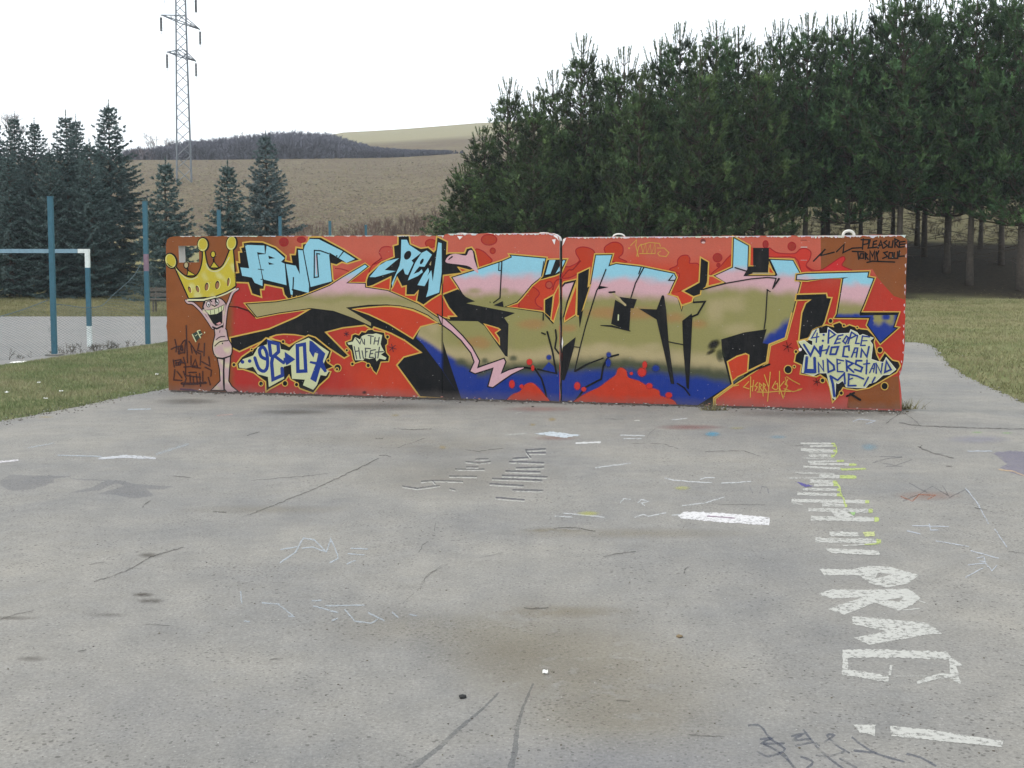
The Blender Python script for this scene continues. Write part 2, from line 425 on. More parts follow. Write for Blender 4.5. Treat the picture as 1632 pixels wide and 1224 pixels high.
gl = [tuple(ground_at(x, y)[:2]) for x, y in smooth_line([(0, 672), (60, 660), (120, 649), (190, 634), (262, 620)], 5)]
gr = [tuple(ground_at(x, y)[:2]) for x, y in smooth_line([(1436, 545), (1470, 547), (1492, 556), (1514, 583), (1560, 610), (1600, 627), (1632, 642)], 5)]
rng = random.Random(4)
def jag(pts, amp, n=4):
    out = []
    for a, b in zip(pts, pts[1:]):
        for k in range(n):
            t = k / n; out.append((a[0] + (b[0] - a[0]) * t + rng.uniform(-amp, amp), a[1] + (b[1] - a[1]) * t + rng.uniform(-amp, amp)))
    out.append(pts[-1]); return out
PAD = [(-9.5, -8), (-8.6, 2), (-6.9, 8)] + jag(gl, 0.03) + [(-4.2, 17), (-3.2, 21.5), (-2.0, 23.6), (3.0, 23.9)] + jag(gr, 0.04) + [(5.5, 11), (5.4, 6), (6.5, -8)]
def slab(name, poly, z, depth, mat, grid, parent=None):
    V, T = fill_poly(poly, grid=grid)
    n = len(V); V3 = np.c_[V, np.full(n, z)]
    m = len(poly); P = np.array(poly)
    base = np.c_[np.r_[P, P], np.r_[np.full(m, z), np.full(m, z - depth)]]
    faces = [tuple(t) for t in T] + [(n + i, n + m + i, n + m + (i + 1) % m, n + (i + 1) % m) for i in range(m)]
    return mesh_np(name, np.r_[V3, base], faces, mat, parent=parent)
pad = tag(slab('asphalt', PAD, 0.0, 0.12, M['asphalt'], 2.0), kind='structure')
cy = np.arange(14, 36.5, 1.5)
COURT = [(float(court_edge(y)) - 0.05, float(y)) for y in cy] + [(-7.2, 36.4), (-34, 36.4), (-34, 14)]
court = tag(slab('court', COURT, COURT_Z + 0.015, 0.12, M['court'], 3.0), kind='structure')

# ------------------------------------------------------------------ graffiti wall
WL = ground_at(269, 622); WR = ground_at(1437, 655)
W_DIR = (WR - WL) / np.linalg.norm(WR - WL)
W_N = np.array([W_DIR[1], -W_DIR[0], 0.0])            # towards the camera
W_LEN = float(np.linalg.norm(WR - WL)); W_THICK = 0.17
W_O = (WL + WR) / 2 - W_N * (-0.0)
wall = empty('graffiti_wall', tuple(W_O))
tag(wall, 'long low concrete wall covered in orange, blue and olive graffiti lettering', 'wall', kind='thing')
def wall_at(px, py, off=0.0):
    d = pix_ray(px, py); c = np.array([0, 0, CAM_H])
    t = ((WL - c) @ W_N) / (d @ W_N)
    return c + d * t[..., None] + W_N * off - W_O

C_ = lambda r, g, b: np.minimum(s2l((r, g, b)) * 1.10, 0.85)
BROWN = C_(129, 73, 37); SALMON = C_(181, 88, 70); RED = C_(163, 44, 38); ORED = C_(182, 58, 32); CRIM = C_(158, 30, 38)
YEL = C_(192, 156, 74); BLACK = C_(11, 13, 16); LBLUE = C_(136, 188, 204); PINK = C_(198, 156, 162); OLIVE = C_(136, 130, 80)
TAN = C_(166, 150, 112); ORANGE = C_(158, 110, 68); DGREEN = C_(68, 72, 52); BLUE = C_(22, 48, 126); CREAM = C_(190, 192, 150)
SKIN = C_(184, 154, 154); GOLD = C_(184, 166, 54); WHITE = C_(208, 206, 200); CONC = np.array([0.46, 0.44, 0.41]); FLAME = C_(180, 54, 30)

def mix(a, b, t): return a + (b - a) * np.asarray(t)[..., None]
def bg_col(px, py):
    n = fnoise(px, py, 45.0, 1.0); n2 = fnoise(px, py, 14.0, 5.0)
    low = mix(np.tile(RED, (len(px), 1)), ORED, sstep(470, 640, px + 60 * n) * (1 - 0.6 * sstep(1180, 1260, px)))
    c = mix(np.tile(SALMON, (len(px), 1)), low, sstep(398, 456, py + 26 * n))
    edge = np.where(py < 446, 474 - 0.25 * (446 - py), 371.0); soft = np.where(py < 446, 34.0, 3.0)
    b = np.clip((edge + soft - px) / (2 * soft), 0, 1)
    brown = np.tile(BROWN, (len(px), 1)) * (1 + 0.10 * n + 0.05 * n2)[:, None]
    c = mix(c, brown, b)
    c = mix(c, C_(176, 92, 84), sstep(612, 640, py + 8 * n + 8 * n2) * 0.5)
    return np.c_[c * (1 + 0.05 * n2)[:, None], np.ones(len(px))]
def wall_panel(name, outline, holes=()):
    V, T = fill_poly(outline, holes, grid=7.0)
    f = wall_at(V[:, 0], V[:, 1]); b = f - W_N * W_THICK
    n = len(V); verts = [f, b]; cols = [bg_col(V[:, 0], V[:, 1]), np.tile(np.r_[CONC, 1], (n, 1))]
    faces = [tuple(t) for t in T] + [tuple(n + i for i in t[::-1]) for t in T]
    k = 2 * n
    for ring in [outline] + list(holes):
        P = np.array(ring); m = len(P); rf = wall_at(P[:, 0], P[:, 1]); rb = rf - W_N * W_THICK
        verts += [rf, rb]; cols += [np.tile(np.r_[CONC * 1.15, 1], (2 * m, 1))]
        faces += [(k + i, k + (i + 1) % m, k + m + (i + 1) % m, k + m + i) for i in range(m)]; k += 2 * m
    V3 = np.concatenate(verts)
    o = mesh_np(name, V3, faces, M['wall_paint'], np.concatenate(cols), wall)
    bm = bmesh.new(); bm.from_mesh(o.data); bmesh.ops.recalc_face_normals(bm, faces=bm.faces); bm.to_mesh(o.data); bm.free()
    return o
rng = random.Random(11)
def rough_edge(a, b, n, amp):
    return [(a[0] + (b[0] - a[0]) * k / n + (rng.uniform(-amp, amp) if 0 < k < n else 0), a[1] + (b[1] - a[1]) * k / n + (rng.uniform(-amp, amp) if 0 < k < n else 0)) for k in range(n)]
HOLE = [(284.5, 392), (317, 391.5), (317.5, 418), (285.5, 418.5)]
p1 = [(264.5, 390), (266, 382), (270, 378.5), (276, 377)] + rough_edge((282, 376.6), (702, 375.6), 46, 0.45) + [(702, 375.6), (704.6, 377)] + rough_edge((704.8, 380), (704.8, 637.5), 8, 0.25) + [(704.8, 638.5), (269, 625), (268.4, 600), (267.6, 560), (266.4, 528), (265.0, 520), (266.2, 511), (265.0, 470), (264.6, 430)]
p2 = [(705.9, 378), (709, 374), (714, 372.6)] + rough_edge((720, 372.2), (876, 371.4), 22, 0.7) + [(878, 371.5), (885, 373.4), (890, 377.5), (892.0, 383), (891.8, 396)] + rough_edge((891.9, 400), (892.4, 640), 22, 0.8) + [(892.4, 643.5), (705.9, 638.5)]
p3 = [(896.2, 396), (896.6, 384), (899, 379.5), (905, 378)] + rough_edge((912, 377.8), (1434, 374.6), 70, 0.75) + [(1438, 376.5), (1443, 379.5), (1445.6, 383)] + rough_edge((1445.4, 386), (1441, 560), 16, 0.6) + [(1440, 574), (1436.6, 590), (1433, 600), (1434.6, 610), (1436.8, 630), (1437, 658), (895.9, 643.5)] + rough_edge((895.9, 640), (896.2, 400), 22, 0.8)[1:]
wall_panel('wall_panel', p1, [HOLE]); wall_panel('wall_panel', p2); wall_panel('wall_panel', p3)
for xa, xb, ya, yb, dp in ((891.0, 897.2, 384.0, 644.0, -0.045), (704.2, 706.4, 380.0, 639.0, -0.02)):
    mesh_np('joint_mortar', wall_at(np.array([xa, xb, xb, xa]), np.array([ya, ya, yb, yb]), dp), [(0, 1, 2, 3)], M['crack'], parent=wall)

class Motif:
    """one painted motif: flat coats of paint laid over each other on the wall"""
    def __init__(s, name, base=0.0020, step=0.00005, label=None):
        s.name = name; s.V = []; s.F = []; s.C = []; s.n = 0; s.off = base; s.step = step; s.label = label; s.cut = None
    def _add(s, P, F, col):
        P = np.asarray(P, float); m = len(P)
        if callable(col): c = col(P[:, 0], P[:, 1])
        else: c = np.tile(np.asarray(col, float), (m, 1))
        if c.shape[1] == 3: c = np.c_[c, np.ones(m)]
        s.V.append(wall_at(P[:, 0], P[:, 1], s.off)); s.C.append(c)
        s.F += [tuple(int(s.n + i) for i in f) for f in F]; s.n += m; s.off += s.step
    def poly(s, pts, col, holes=(), grid=None, smooth=0):
        if smooth: pts = smooth_line(pts, smooth, True)
        V, T = fill_poly(pts, holes, grid if grid else (6.0 if callable(col) else None)); s._add(V, T, col)
    def line(s, pts, w, col, closed=False, smooth=0):
        if smooth: pts = smooth_line(pts, smooth, closed)
        V, Q = strip(pts, w, closed); s._add(V, Q, col)
        if not closed and not isinstance(w, (list, tuple)) and w >= 1.4:      # round nozzle ends
            for p in (pts[0], pts[-1]):
                e = ellipse(p[0], p[1], w / 2, w / 2, 0, 8); s._add(e, [tuple(range(8))], col)
    def shape(s, pts, col, edge, w, grid=None, smooth=0):
        if smooth: pts = smooth_line(pts, smooth, True)
        V, Q = strip(pts, w * 2, True); s._add(V, Q, edge); s.poly(pts, col, grid=grid)
    def soft(s, cx, cy, rx, ry, col, a=1.0, core=0.35, rot=0.0, n=18):
        rings = [(0, a), (core, a), ((1 + core) / 2, a * 0.55), (1.0, 0.0)]
        P = [(cx, cy)]; A = [a]; F = []
        for q, al in rings[1:]:
            for x, y in ellipse(0, 0, rx * q, ry * q, rot, n): P.append((cx + x, cy + y)); A.append(al)
        F += [(0, 1 + k, 1 + (k + 1) % n) for k in range(n)]
        for r in range(2): F += [(1 + r * n + k, 1 + (r + 1) * n + k, 1 + (r + 1) * n + (k + 1) % n, 1 + r * n + (k + 1) % n) for k in range(n)]
        s._add(P, F, lambda x, y: np.c_[np.tile(np.asarray(col), (len(x), 1)), np.array(A)])
    def ring(s, cx, cy, r, dot=BLACK, edge=YEL, w=1.5):
        s.poly(ellipse(cx, cy, r + w, r * 1.08 + w, 0, 16), edge); s.poly(ellipse(cx, cy, r, r * 1.08, 0, 14), dot)
    def star(s, cx, cy, r, col=BLACK):
        for a in (0.3, 1.35, 2.4): s.line([(cx - r * math.cos(a), cy - r * math.sin(a)), (cx + r * math.cos(a), cy + r * math.sin(a))], [1.0, 3.6, 1.0], np.r_[col, 0.9])
    def build(s):
        o = mesh_np(s.name, np.concatenate(s.V), s.F, M['mural'], np.concatenate(s.C), wall)
        if s.cut:                                   # the paint stops at the open joint between two panels
            bm = bmesh.new(); bm.from_mesh(o.data)
            ca, cb = [wall_at(np.array([x]), np.array([500.0]))[0] for x in s.cut]
            for c in (ca, cb): bmesh.ops.bisect_plane(bm, geom=bm.verts[:] + bm.edges[:] + bm.faces[:], plane_co=c, plane_no=W_DIR)
            a, b = ca @ W_DIR, cb @ W_DIR
            bad = [f for f in bm.faces if a < np.array(f.calc_center_median()) @ W_DIR < b]
            bmesh.ops.delete(bm, geom=bad, context='FACES'); bm.to_mesh(o.data); bm.free()
        if s.label: o['label'] = s.label
        if s.name in ('chipped_edge', 'sprayed_lines'): o['kind'] = 'stuff'
        return o
def K_(x0, y0, sc): return lambda *p: [(x0 + a / sc, y0 + b / sc) for a, b in p]
cA_, cB_, cC, cD, cE, cF, cG_, cH, cI, cJ, cK, cL, cM, cN = [K_(x, y, 6.8) for x, y in ((250, 360), (250, 480), (370, 360), (370, 490), (550, 360), (550, 490), (700, 360), (700, 490), (860, 360), (860, 490), (1020, 360), (1020, 490), (1220, 360), (1220, 490))]
cQ, cR_, cS = K_(260, 370, 11.657), K_(260, 460, 11.657), K_(260, 530, 11.657)
cT, cU = K_(540, 510, 16.32), K_(1270, 510, 9.418)

# -- bubbles and colour changes of the background
m = Motif('brown_patch', 0.0005)
m.poly(cM((598, 122), (1490, 112), (1530, 150), (1530, 400), (1512, 800), (1390, 760), (1300, 660), (1210, 555), (1160, 470), (900, 480), (830, 430), (700, 420), (600, 480)), lambda x, y: np.c_[np.tile(BROWN * 0.97, (len(x), 1)) * (1 + 0.08 * fnoise(x, y, 20.0))[:, None], np.ones(len(x))])
m.build(); m = Motif('brown_patch', 0.0005)
m.poly(cN((880, 1090), (905, 930), (1090, 880), (1300, 760), (1440, 745), (1462, 1100)), lambda x, y: np.c_[np.tile(BROWN, (len(x), 1)) * (1 + 0.08 * fnoise(x, y, 20.0))[:, None], sstep(1346, 1356, x)])
m.build()
bub = [0.0007]
def bubble(q, fillc, a, ea):
    m = Motif('painted_bubble', bub[0], 0.00003); bub[0] += 0.00004
    m.poly(q, np.r_[fillc, a]); m.line(q, 1.7, np.r_[CRIM, ea], closed=True); m.build()
def blob(pts, fillc=ORED, a=0.85, edge=True, sm=4): bubble(smooth_line(pts, sm, True), fillc, a, 0.75)
blob(cG_((390, 262), (470, 272), (530, 325), (570, 385), (430, 445)))
blob(cI((240, 560), (270, 450), (330, 440), (430, 380), (395, 300), (400, 250), (470, 228), (560, 250), (600, 300), (605, 400), (540, 455), (420, 515), (330, 560)))
blob(cI((700, 260), (760, 190), (840, 178), (900, 222), (900, 300), (860, 345), (945, 390), (800, 392)))
blob(cK((320, 470), (400, 430), (408, 370), (450, 325), (515, 320), (542, 360), (540, 405), (640, 420), (650, 600), (450, 700), (320, 742), (425, 545), (395, 505)))
blob(cK((760, 535), (880, 430), (985, 315), (1000, 440)), sm=2)
blob(cM((40, 240), (130, 292), (310, 300), (375, 252), (440, 246), (492, 285), (480, 360), (440, 430), (525, 495), (400, 512), (320, 345), (40, 335)), C_(196, 56, 44))
blob(cM((440, 440), (520, 480), (620, 470), (820, 338), (862, 362), (830, 430), (930, 490), (560, 505)), C_(196, 44, 46))
blob(cG_((960, 700), (1000, 660), (1060, 690), (1085, 740), (1040, 800), (1060, 860), (1110, 900), (860, 880)), sm=3)
blob(cE((300, 420), (390, 350), (370, 290), (400, 235), (470, 225), (525, 250), (520, 330), (400, 380)), C_(200, 80, 66), 0.6)
for f, r, c in (((cG_, 540, 150), (84, 58), ORED), ((cG_, 580, 270), (28, 30), ORED), ((cG_, 1190, 640), (38, 38), SALMON), ((cK, 840, 345), (48, 46), RED), ((cK, 850, 425), (18, 20), RED), ((cM, 285, 222), (42, 44), RED), ((cE, 930, 190), (60, 45), ORED), ((cC, 560, 175), (48, 45), CRIM), ((cC, 750, 150), (44, 30), CRIM), ((cM, 1, 200), (28, 40), CRIM)):
    x, y = f[0]((f[1], f[2]))[0]; bubble(ellipse(x, y, r[0] / 6.8, r[1] / 6.8), c, 0.6, 0.7)
m = Motif('sprayed_lines', 0.0016); m.line(cG_((1230, 690), (1260, 600), (1330, 560), (1400, 480), (1450, 470), (1530, 380)), 2.2, np.r_[CRIM, 0.6], smooth=4)
m.line(cE((400, 350), (300, 420), (260, 500)), 1.6, np.r_[CRIM, 0.6], smooth=4)
m.line(cC((1120, 460), (1200, 470), (1280, 500)), 1.6, np.r_[CRIM, 0.6], smooth=4)
m.line(cM((380, 155), (450, 155)), 1.2, np.r_[BLACK, 0.5]); m.line(cM((385, 230), (450, 230)), 1.4, np.r_[WHITE, 0.6]); m.line(cM((380, 372), (450, 372)), 1.0, np.r_[WHITE, 0.35])
m.poly(ellipse(1120.5, 384.5, 4.2, 4.0), C_(110, 50, 48)); m.poly(ellipse(1121, 386.5, 3.0, 1.6), C_(205, 170, 165))
m.build()

# -- paint colours inside the big letters
def fill_col(px, py):
    n = fnoise(px, py, 26.0, 2.0); n2 = fnoise(px, py, 9.0, 7.0)
    sh = np.interp(px, [380, 700, 820, 900, 1000, 1080, 1090, 1200, 1240, 1260, 1330, 1400], [0, 0, -2, 6, 3, 8, -8, -10, -2, -2, 14, 14])
    y = py - sh + 5 * n + 2.5 * n2
    c = np.tile(LBLUE, (len(px), 1))
    c = mix(c, PINK, sstep(431, 448, y)); c = mix(c, OLIVE, sstep(457, 479, y))
    c = mix(c, TAN, sstep(476, 486, y) * sstep(720, 690, px) * 0.45)
    def spot(cx, cy, rx, ry, col, a=1.0):
        nonlocal c
        d = np.hypot((px - cx) / rx, (py - cy) / ry) + 0.22 * n + 0.1 * n2
        c = mix(c, col, a * sstep(1.0, 0.25, d))
    for q in ((1010, 500, 60, 15, ORANGE), (960, 498, 38, 14, ORANGE), (1075, 507, 26, 13, ORANGE), (850, 516, 38, 12, ORANGE), (760, 546, 34, 14, ORANGE), (905, 523, 22, 9, ORANGE), (1112, 516, 20, 10, ORANGE), (1142, 500, 22, 26, TAN), (1180, 525, 40, 16, TAN), (1160, 485, 40, 20, TAN), (960, 552, 22, 10, TAN), (1040, 552, 22, 9, TAN), (690, 520, 14, 16, TAN)): spot(*q, 0.62)
    y2 = py - np.interp(px, [660, 700, 760, 860, 960, 1040, 1120, 1160, 1260], [-30, -8, 2, 0, -8, -2, 6, 14, 14]) + 4 * n + 2 * n2
    body = (px > 655) & (px < 1250)
    c = np.where(body[:, None], mix(c, TAN, 0.9 * sstep(548, 566, y2)), c)
    c = np.where(body[:, None], mix(c, DGREEN, sstep(570, 586, y2)), c)
    c = np.where(body[:, None], mix(c, BLUE, sstep(588, 603, y2)), c)
    d = (px - 668) * 0.66 - (py - 540)           # blue lower left rim
    c = np.where(((px < 760) & (px > 655) & (py > 500))[:, None], mix(c, BLUE, sstep(9, 0, d + 3 * n)), c)
    t = np.clip((px - 1218) / 28, 0, 1) * 0 + (py - 540 + (px - 1232) * 0.75)
    c = np.where(((px > 1205) & (px < 1262))[:, None], mix(c, BLUE, sstep(-20, -4, t + 8 * n2 + 5 * n) * sstep(492, 512, py)), c)
    r = px > 1325                                 # right arrow letter
    c = np.where(r[:, None], mix(c, BLUE, sstep(498, 503, py + 2 * n2) * (px < 1392)), c)
    c = np.where(r[:, None], mix(c, BLUE, sstep(510, 520, py + 5 * n2) * (px >= 1380)), c)
    c = np.where(r[:, None], mix(c, BLUE, sstep(1.0, 0.5, np.hypot((px - 1412) / 9, (py - 505) / 7)) * (px >= 1380)), c)
    c = np.where(r[:, None], mix(c, BLUE, sstep(1422, 1428, px)), c)
    c = np.where(r[:, None], mix(c, PINK, 0.9 * sstep(1.0, 0.4, np.hypot((px - 1364) / 12, (py - 466) / 9))), c)
    c = np.where(((px > 1370) & (px < 1410) & (py < 452) & (py > 430))[:, None], LBLUE, c)
    for q in ((735, 577, 14, 10), (818, 571, 10, 7), (773, 575, 8, 7)): spot(*q, DGREEN, 0.9)
    for q in ((756, 463, 16, 6), (804, 463, 10, 7)): spot(*q, OLIVE, 0.7)
    return np.c_[c, np.ones(len(px))]

BODY = cF((770, 332), (825, 205), (1010, 175), (1062, 120)) + cH((130, 142), (300, 138), (420, 150), (490, 200), (600, 330), (735, 530), (745, 300), (750, 180), (700, 115), (820, 62)) + cG_((290, 840), (385, 818), (270, 760), (200, 640), (145, 560), (410, 478), (690, 385), (790, 340), (780, 322), (1150, 355), (1105, 550), (1000, 635), (890, 770), (840, 822), (700, 880), (1140, 945), (1238, 1065)) + cI((205, 900), (238, 665), (275, 622), (382, 598), (300, 820), (250, 990), (262, 1056), (400, 972), (440, 990), (560, 620), (612, 320), (780, 318), (745, 440), (830, 415), (1090, 445), (1455, 520), (1475, 560), (1388, 748), (1492, 772), (1540, 935)) + cK((470, 860), (580, 828), (590, 770), (660, 738), (670, 700), (940, 620), (815, 542), (1010, 452), (1020, 135), (1170, 218), (1162, 470), (1120, 545), (1480, 545), (1405, 368)) + cM((50, 368), (295, 378), (372, 520), (350, 600), (372, 615), (300, 900)) + cN((215, 330), (40, 400)) + cL((1370, 590), (1005, 830), (800, 980), (800, 1085), (600, 1078)) + [(1130, 650.5), (1020, 647), (900, 644), (800, 641.5)] + cF((1265, 995))
Z1 = cB_((800, 400)) + cD((400, 240), (700, 110), (850, 20)) + cC((1000, 860), (1235, 878)) + cE((400, 835), (1000, 1035)) + cF((1100, 500), (1262, 990), (815, 962), (570, 625), (640, 545), (840, 490), (760, 430), (650, 350), (500, 272), (310, 203)) + cD((1515, 232), (1440, 186), (1200, 213), (1000, 265), (1252, 520), (1215, 541), (940, 360), (800, 330), (415, 322), (345, 350), (80, 470), (0, 430))
Z2 = cG_((42, 748), (205, 685), (290, 770), (390, 818), (290, 838), (820, 943), (700, 990), (752, 1065)) + cH((748, 300), (742, 535), (715, 525), (480, 185), (420, 150), (130, 145)) + cG_((95, 1030), (120, 1015), (110, 988), (200, 985), (110, 880))
m = Motif('big_lettering', label='huge olive, pink and blue wildstyle letters with black shadows')
for z in (Z1, Z2): m.line(z, 4.6, YEL, closed=True)
m.line(BODY, 7.0, YEL, closed=True)
m.poly(Z1, BLACK); m.poly(Z2, BLACK)
m.line(BODY, 3.2, BLACK, closed=True)
m.poly(BODY, fill_col, grid=3.6)
m.poly(Z2, BLACK)
# the swoosh on the left
SW = cC((160, 850), (480, 828), (640, 800), (760, 770), (900, 715), (1060, 650), (1200, 560), (1440, 420), (1466, 440), (1235, 622), (1440, 628), (1440, 668)) + cE((460, 705), (620, 775), (800, 855), (940, 955), (1060, 1035), (1030, 1062), (900, 962), (740, 892), (600, 862), (450, 850), (250, 855), (10, 885)) + cC((1505, 1050), (1505, 1085), (1320, 1000), (1100, 920), (850, 890), (500, 940), (270, 985))
m.line(SW, 6.0, YEL, closed=True); m.poly(Z1, BLACK); 
m.line(BODY[:4], 3.0, BLACK)
m.line(SW, 3.0, BLACK, closed=True); m.poly(SW, fill_col, grid=3.6)
BL = [p for p in BODY[:3]] + cF((1062, 300), (1062, 690), (1262, 992), (1040, 660), (840, 395))
m.poly(BL, fill_col, grid=3.6)
# red leaves cut into the black
def leaf(pts, w=2.0, col=None): m.poly(pts, bg_col if col is None else col, grid=6.0); m.line(pts, w, YEL, closed=True)
leaf(smooth_line(cE((85, 902), (300, 880), (500, 872), (700, 905), (860, 970), (1000, 1048)), 3) + cE((820, 1092), (735, 1222), (480, 1065), (260, 960)))
leaf(cD((415, 320), (480, 298), (560, 290), (680, 295), (802, 315), (620, 410), (580, 390), (500, 370)))
leaf(cE((1225, 450), (1330, 478), (1265, 500)))
leaf(cH((490, 180), (640, 225), (660, 240), (610, 275), (650, 330), (655, 400), (600, 330)))
# pink whip
WH = cH((-10, 85), (60, 130), (150, 210), (250, 310), (350, 430), (432, 580), (410, 662), (440, 650), (700, 558), (716, 590), (665, 722), (760, 680), (850, 655), (930, 650), (780, 722), (680, 790), (580, 862), (535, 852), (592, 648), (390, 712), (340, 690), (386, 590), (350, 490), (240, 350), (130, 250), (30, 180))
m.line(WH, 4.2, BLACK, closed=True); m.poly(WH, PINK * 1.02)
# holes of background and black between the letters
def hole(pts, col=BLACK, w=2.0): m.poly(pts, col if col is not None else bg_col, grid=None if col is not None else 6.0); m.line(pts, w, YEL, closed=True)
hole(cG_((1140, 800), (1240, 745), (1215, 1010), (1140, 940)), BLACK)
m.poly(cG_((1140, 940), (1215, 1010), (1230, 1062), (1150, 975)), BLACK)
hole(cG_((1245, 745), (1300, 640), (1305, 830), (1240, 1040), (1210, 1010)), ORED)
hole(cI((270, 1040), (268, 985), (395, 640), (405, 600), (392, 960)), ORED)
m.line(cI((240, 660), (275, 622), (382, 598)), 2.6, BLACK); m.line(cI((382, 598), (300, 820), (262, 985)), 2.0, BLACK)
hole(cI((412, 515), (545, 452), (528, 655), (552, 640), (445, 985), (400, 972)), BLACK, 2.0)
m.poly(cI((425, 980), (475, 900), (435, 1110)), BLACK)
hole(cG_((1165, 370), (1185, 360), (1395, 355), (1325, 515), (1250, 545), (1190, 560), (1080, 590), (1120, 545)), BLACK)
for q in (((1195, 370), (1262, 368), (1205, 520), (1150, 530)), ((1345, 372), (1368, 376), (1318, 480), (1262, 515))): m.poly(cG_(*q), LBLUE)
hole(cK((655, 338), (745, 390), (735, 600), (715, 665), (662, 700), (655, 745), (585, 768), (560, 820), (470, 705), (640, 610)), BLACK)
m.poly(cK((400, 780), (450, 850), (560, 820), (575, 768), (470, 705), (440, 710), (320, 742)), bg_col); m.line(cK((300, 738), (410, 770), (452, 865), (565, 822), (578, 768), (460, 705), (640, 608)), 2.0, YEL)
leaf(cK((735, 655), (745, 540), (790, 545), (905, 610)))
m.poly(cK((1225, 238), (1397, 238), (1397, 510), (1225, 512), (1180, 530), (1120, 547), (1160, 500), (1165, 440), (1225, 438)), BLACK)
m.line(cK((1195, 215), (1190, 430), (1225, 432)), 2.0, YEL); m.poly(cK((1205, 230), (1225, 240), (1225, 430), (1195, 425)), ORED)
hole(cK((1398, 430), (1462, 518), (1395, 510)), ORED); m.line(cK((1225, 514), (1395, 514)), 2.2, TAN)
m.line(cK((1405, 370), (1480, 530)), 2.6, BLACK)
# shadow at the lower right
Z3 = cL((880, 345), (1130, 270), (1372, 235), (1330, 385), (1400, 398), (1380, 520), (1370, 592), (1165, 690), (1175, 520), (1140, 498), (1050, 530), (948, 588), (1005, 832), (800, 980), (800, 1085), (600, 1075), (980, 835), (930, 640), (890, 500))
m.poly(Z3, BLACK)
Y3 = cN((285, 60), (215, 330), (40, 400)) + cL((1372, 592), (1165, 690), (1178, 520), (1145, 500), (1050, 530), (948, 588), (1005, 832), (800, 980), (800, 1080))
m.line(Y3, 2.4, YEL)
leaf(cL((948, 588), (1050, 530), (1145, 500), (1178, 515), (1165, 700), (1060, 750), (1000, 800)), 1.8)
m.line(cL((1135, 735), (1260, 670), (1405, 615)), 3.0, BLACK)
m.soft(*cL((800, 400))[0], 13, 8, BLACK, 0.9, rot=-0.6); m.soft(*cL((770, 480))[0], 10, 4, BLACK, 0.7, rot=-0.5); m.soft(*cL((870, 520))[0], 8, 12, DGREEN, 0.7)
# right arrow letter, with its black shadow
Z4 = cM((338, 748), (655, 738), (665, 782), (710, 785), (640, 1030)) + cN((590, 250), (450, 330), (368, 350), (400, 60)) + cM((440, 842), (500, 798), (330, 800))
m.line(Z4, 4.4, YEL, closed=True); m.poly(Z4, BLACK)
RN = cM((345, 535), (440, 522), (1112, 505), (1100, 560), (1168, 572), (1060, 850), (1015, 955)) + cN((1020, 65), (1432, 65), (1380, 220), (1415, 226), (1245, 376), (1110, 190), (1140, 105), (765, 102)) + cM((780, 960), (815, 760), (845, 572), (900, 556), (450, 582), (340, 578))
m.line(RN, 7.2, YEL, closed=True); m.line(RN, 3.8, BLACK, closed=True); m.poly(RN, fill_col, grid=3.0)
m.poly(cN((1020, 65), (1432, 65), (1425, 82), (1140, 84), (1020, 88)), BLACK)
# black legs, slots and construction lines
m.poly(cK((-20, 897), (180, 905), (235, 760), (250, 748), (262, 762)) + cL((285, 30), (310, 370), (372, 830), (335, 826), (270, 520), (180, 130), (0, 20)), BLACK)
m.poly(cL((560, 65), (568, 110), (545, 600), (530, 890), (505, 870), (470, 460), (458, 145)), BLACK)
m.poly(cI((820, 800), (935, 870), (865, 768), (1055, 795), (1020, 892), (988, 890), (972, 1142), (776, 1062)), BLACK)
m.line(cI((800, 735), (930, 858)), 3.2, TAN); m.line(cI((855, 965), (852, 1020)), 2.0, CREAM); m.line(cI((660, 1078), (780, 1085), (985, 1140)), [1.2, 3.0, 1.5], BLACK); m.line(cI((755, 720), (815, 715)), 2.6, BLACK)
m.poly(cJ((392, 320), (375, 425), (300, 700), (270, 790), (238, 785), (228, 560), (255, 428)), BLACK)
m.poly(cI((640, 648), (748, 664), (640, 688)), BLACK)
for pts, w in ((cI((720, 470), (650, 650), (620, 700), (500, 1080)) + cJ((440, 430), (380, 690)), 1.9), (cI((1130, 450), (1040, 620), (990, 780)), 1.9), (cI((1100, 450), (1075, 520)), 1.8), (cI((1445, 530), (1400, 590), (1470, 590)), 1.6),
               (cG_((680, 390), (660, 780), (590, 832)), 1.9), (cG_((650, 400), (645, 482), (665, 484)), 1.4), (cG_((1135, 380), (1110, 545)), 1.3),
               (cK((665, 692), (800, 655), (940, 620), (1200, 575), (1380, 558), (1475, 568), (1438, 680)), 1.9), (cK((1380, 690), (1362, 1000), (1345, 1115)), 1.9), (cK((1375, 690), (1412, 712)), 1.5),
               (cK((580, 828), (705, 820), (625, 958), (560, 985)), 2.8), (cK((1030, 452), (1160, 492)), 2.0), (cJ((380, 690), (500, 620), (690, 548)), 2.2), (cJ((855, 510), (740, 540), (690, 640), (668, 775), (500, 862), (385, 1020)), 3.0),
               (cH((925, 650), (1040, 665), (1110, 770), (1150, 900), (1172, 1020)), 2.8), (cH((1070, 668), (1270, 712), (1230, 480), (1172, 262)), 2.8), (cH((1262, 242), (1272, 330), (1255, 440), (1300, 500)), 2.6), (cH((1112, 275), (1150, 290)), 2.4),
               (cL((312, 372), (480, 405)), 1.8), (cL((405, 822), (480, 870), (540, 950)), 2.4), (cH((1465, 425), (1525, 432)), 1.4), (cG_((1130, 945), (1128, 1020)), 2.0), (cH((1480, 690), (1632, 600)), 2.4)):
    m.line(pts, w, BLACK)
m.poly(cK((1500, 562), (1522, 570), (1452, 672), (1440, 662)), BLACK)
m.poly(cG_((590, 860), (690, 815), (700, 880)), BLACK); m.poly(cG_((545, 822), (560, 820), (555, 838)), BLACK)
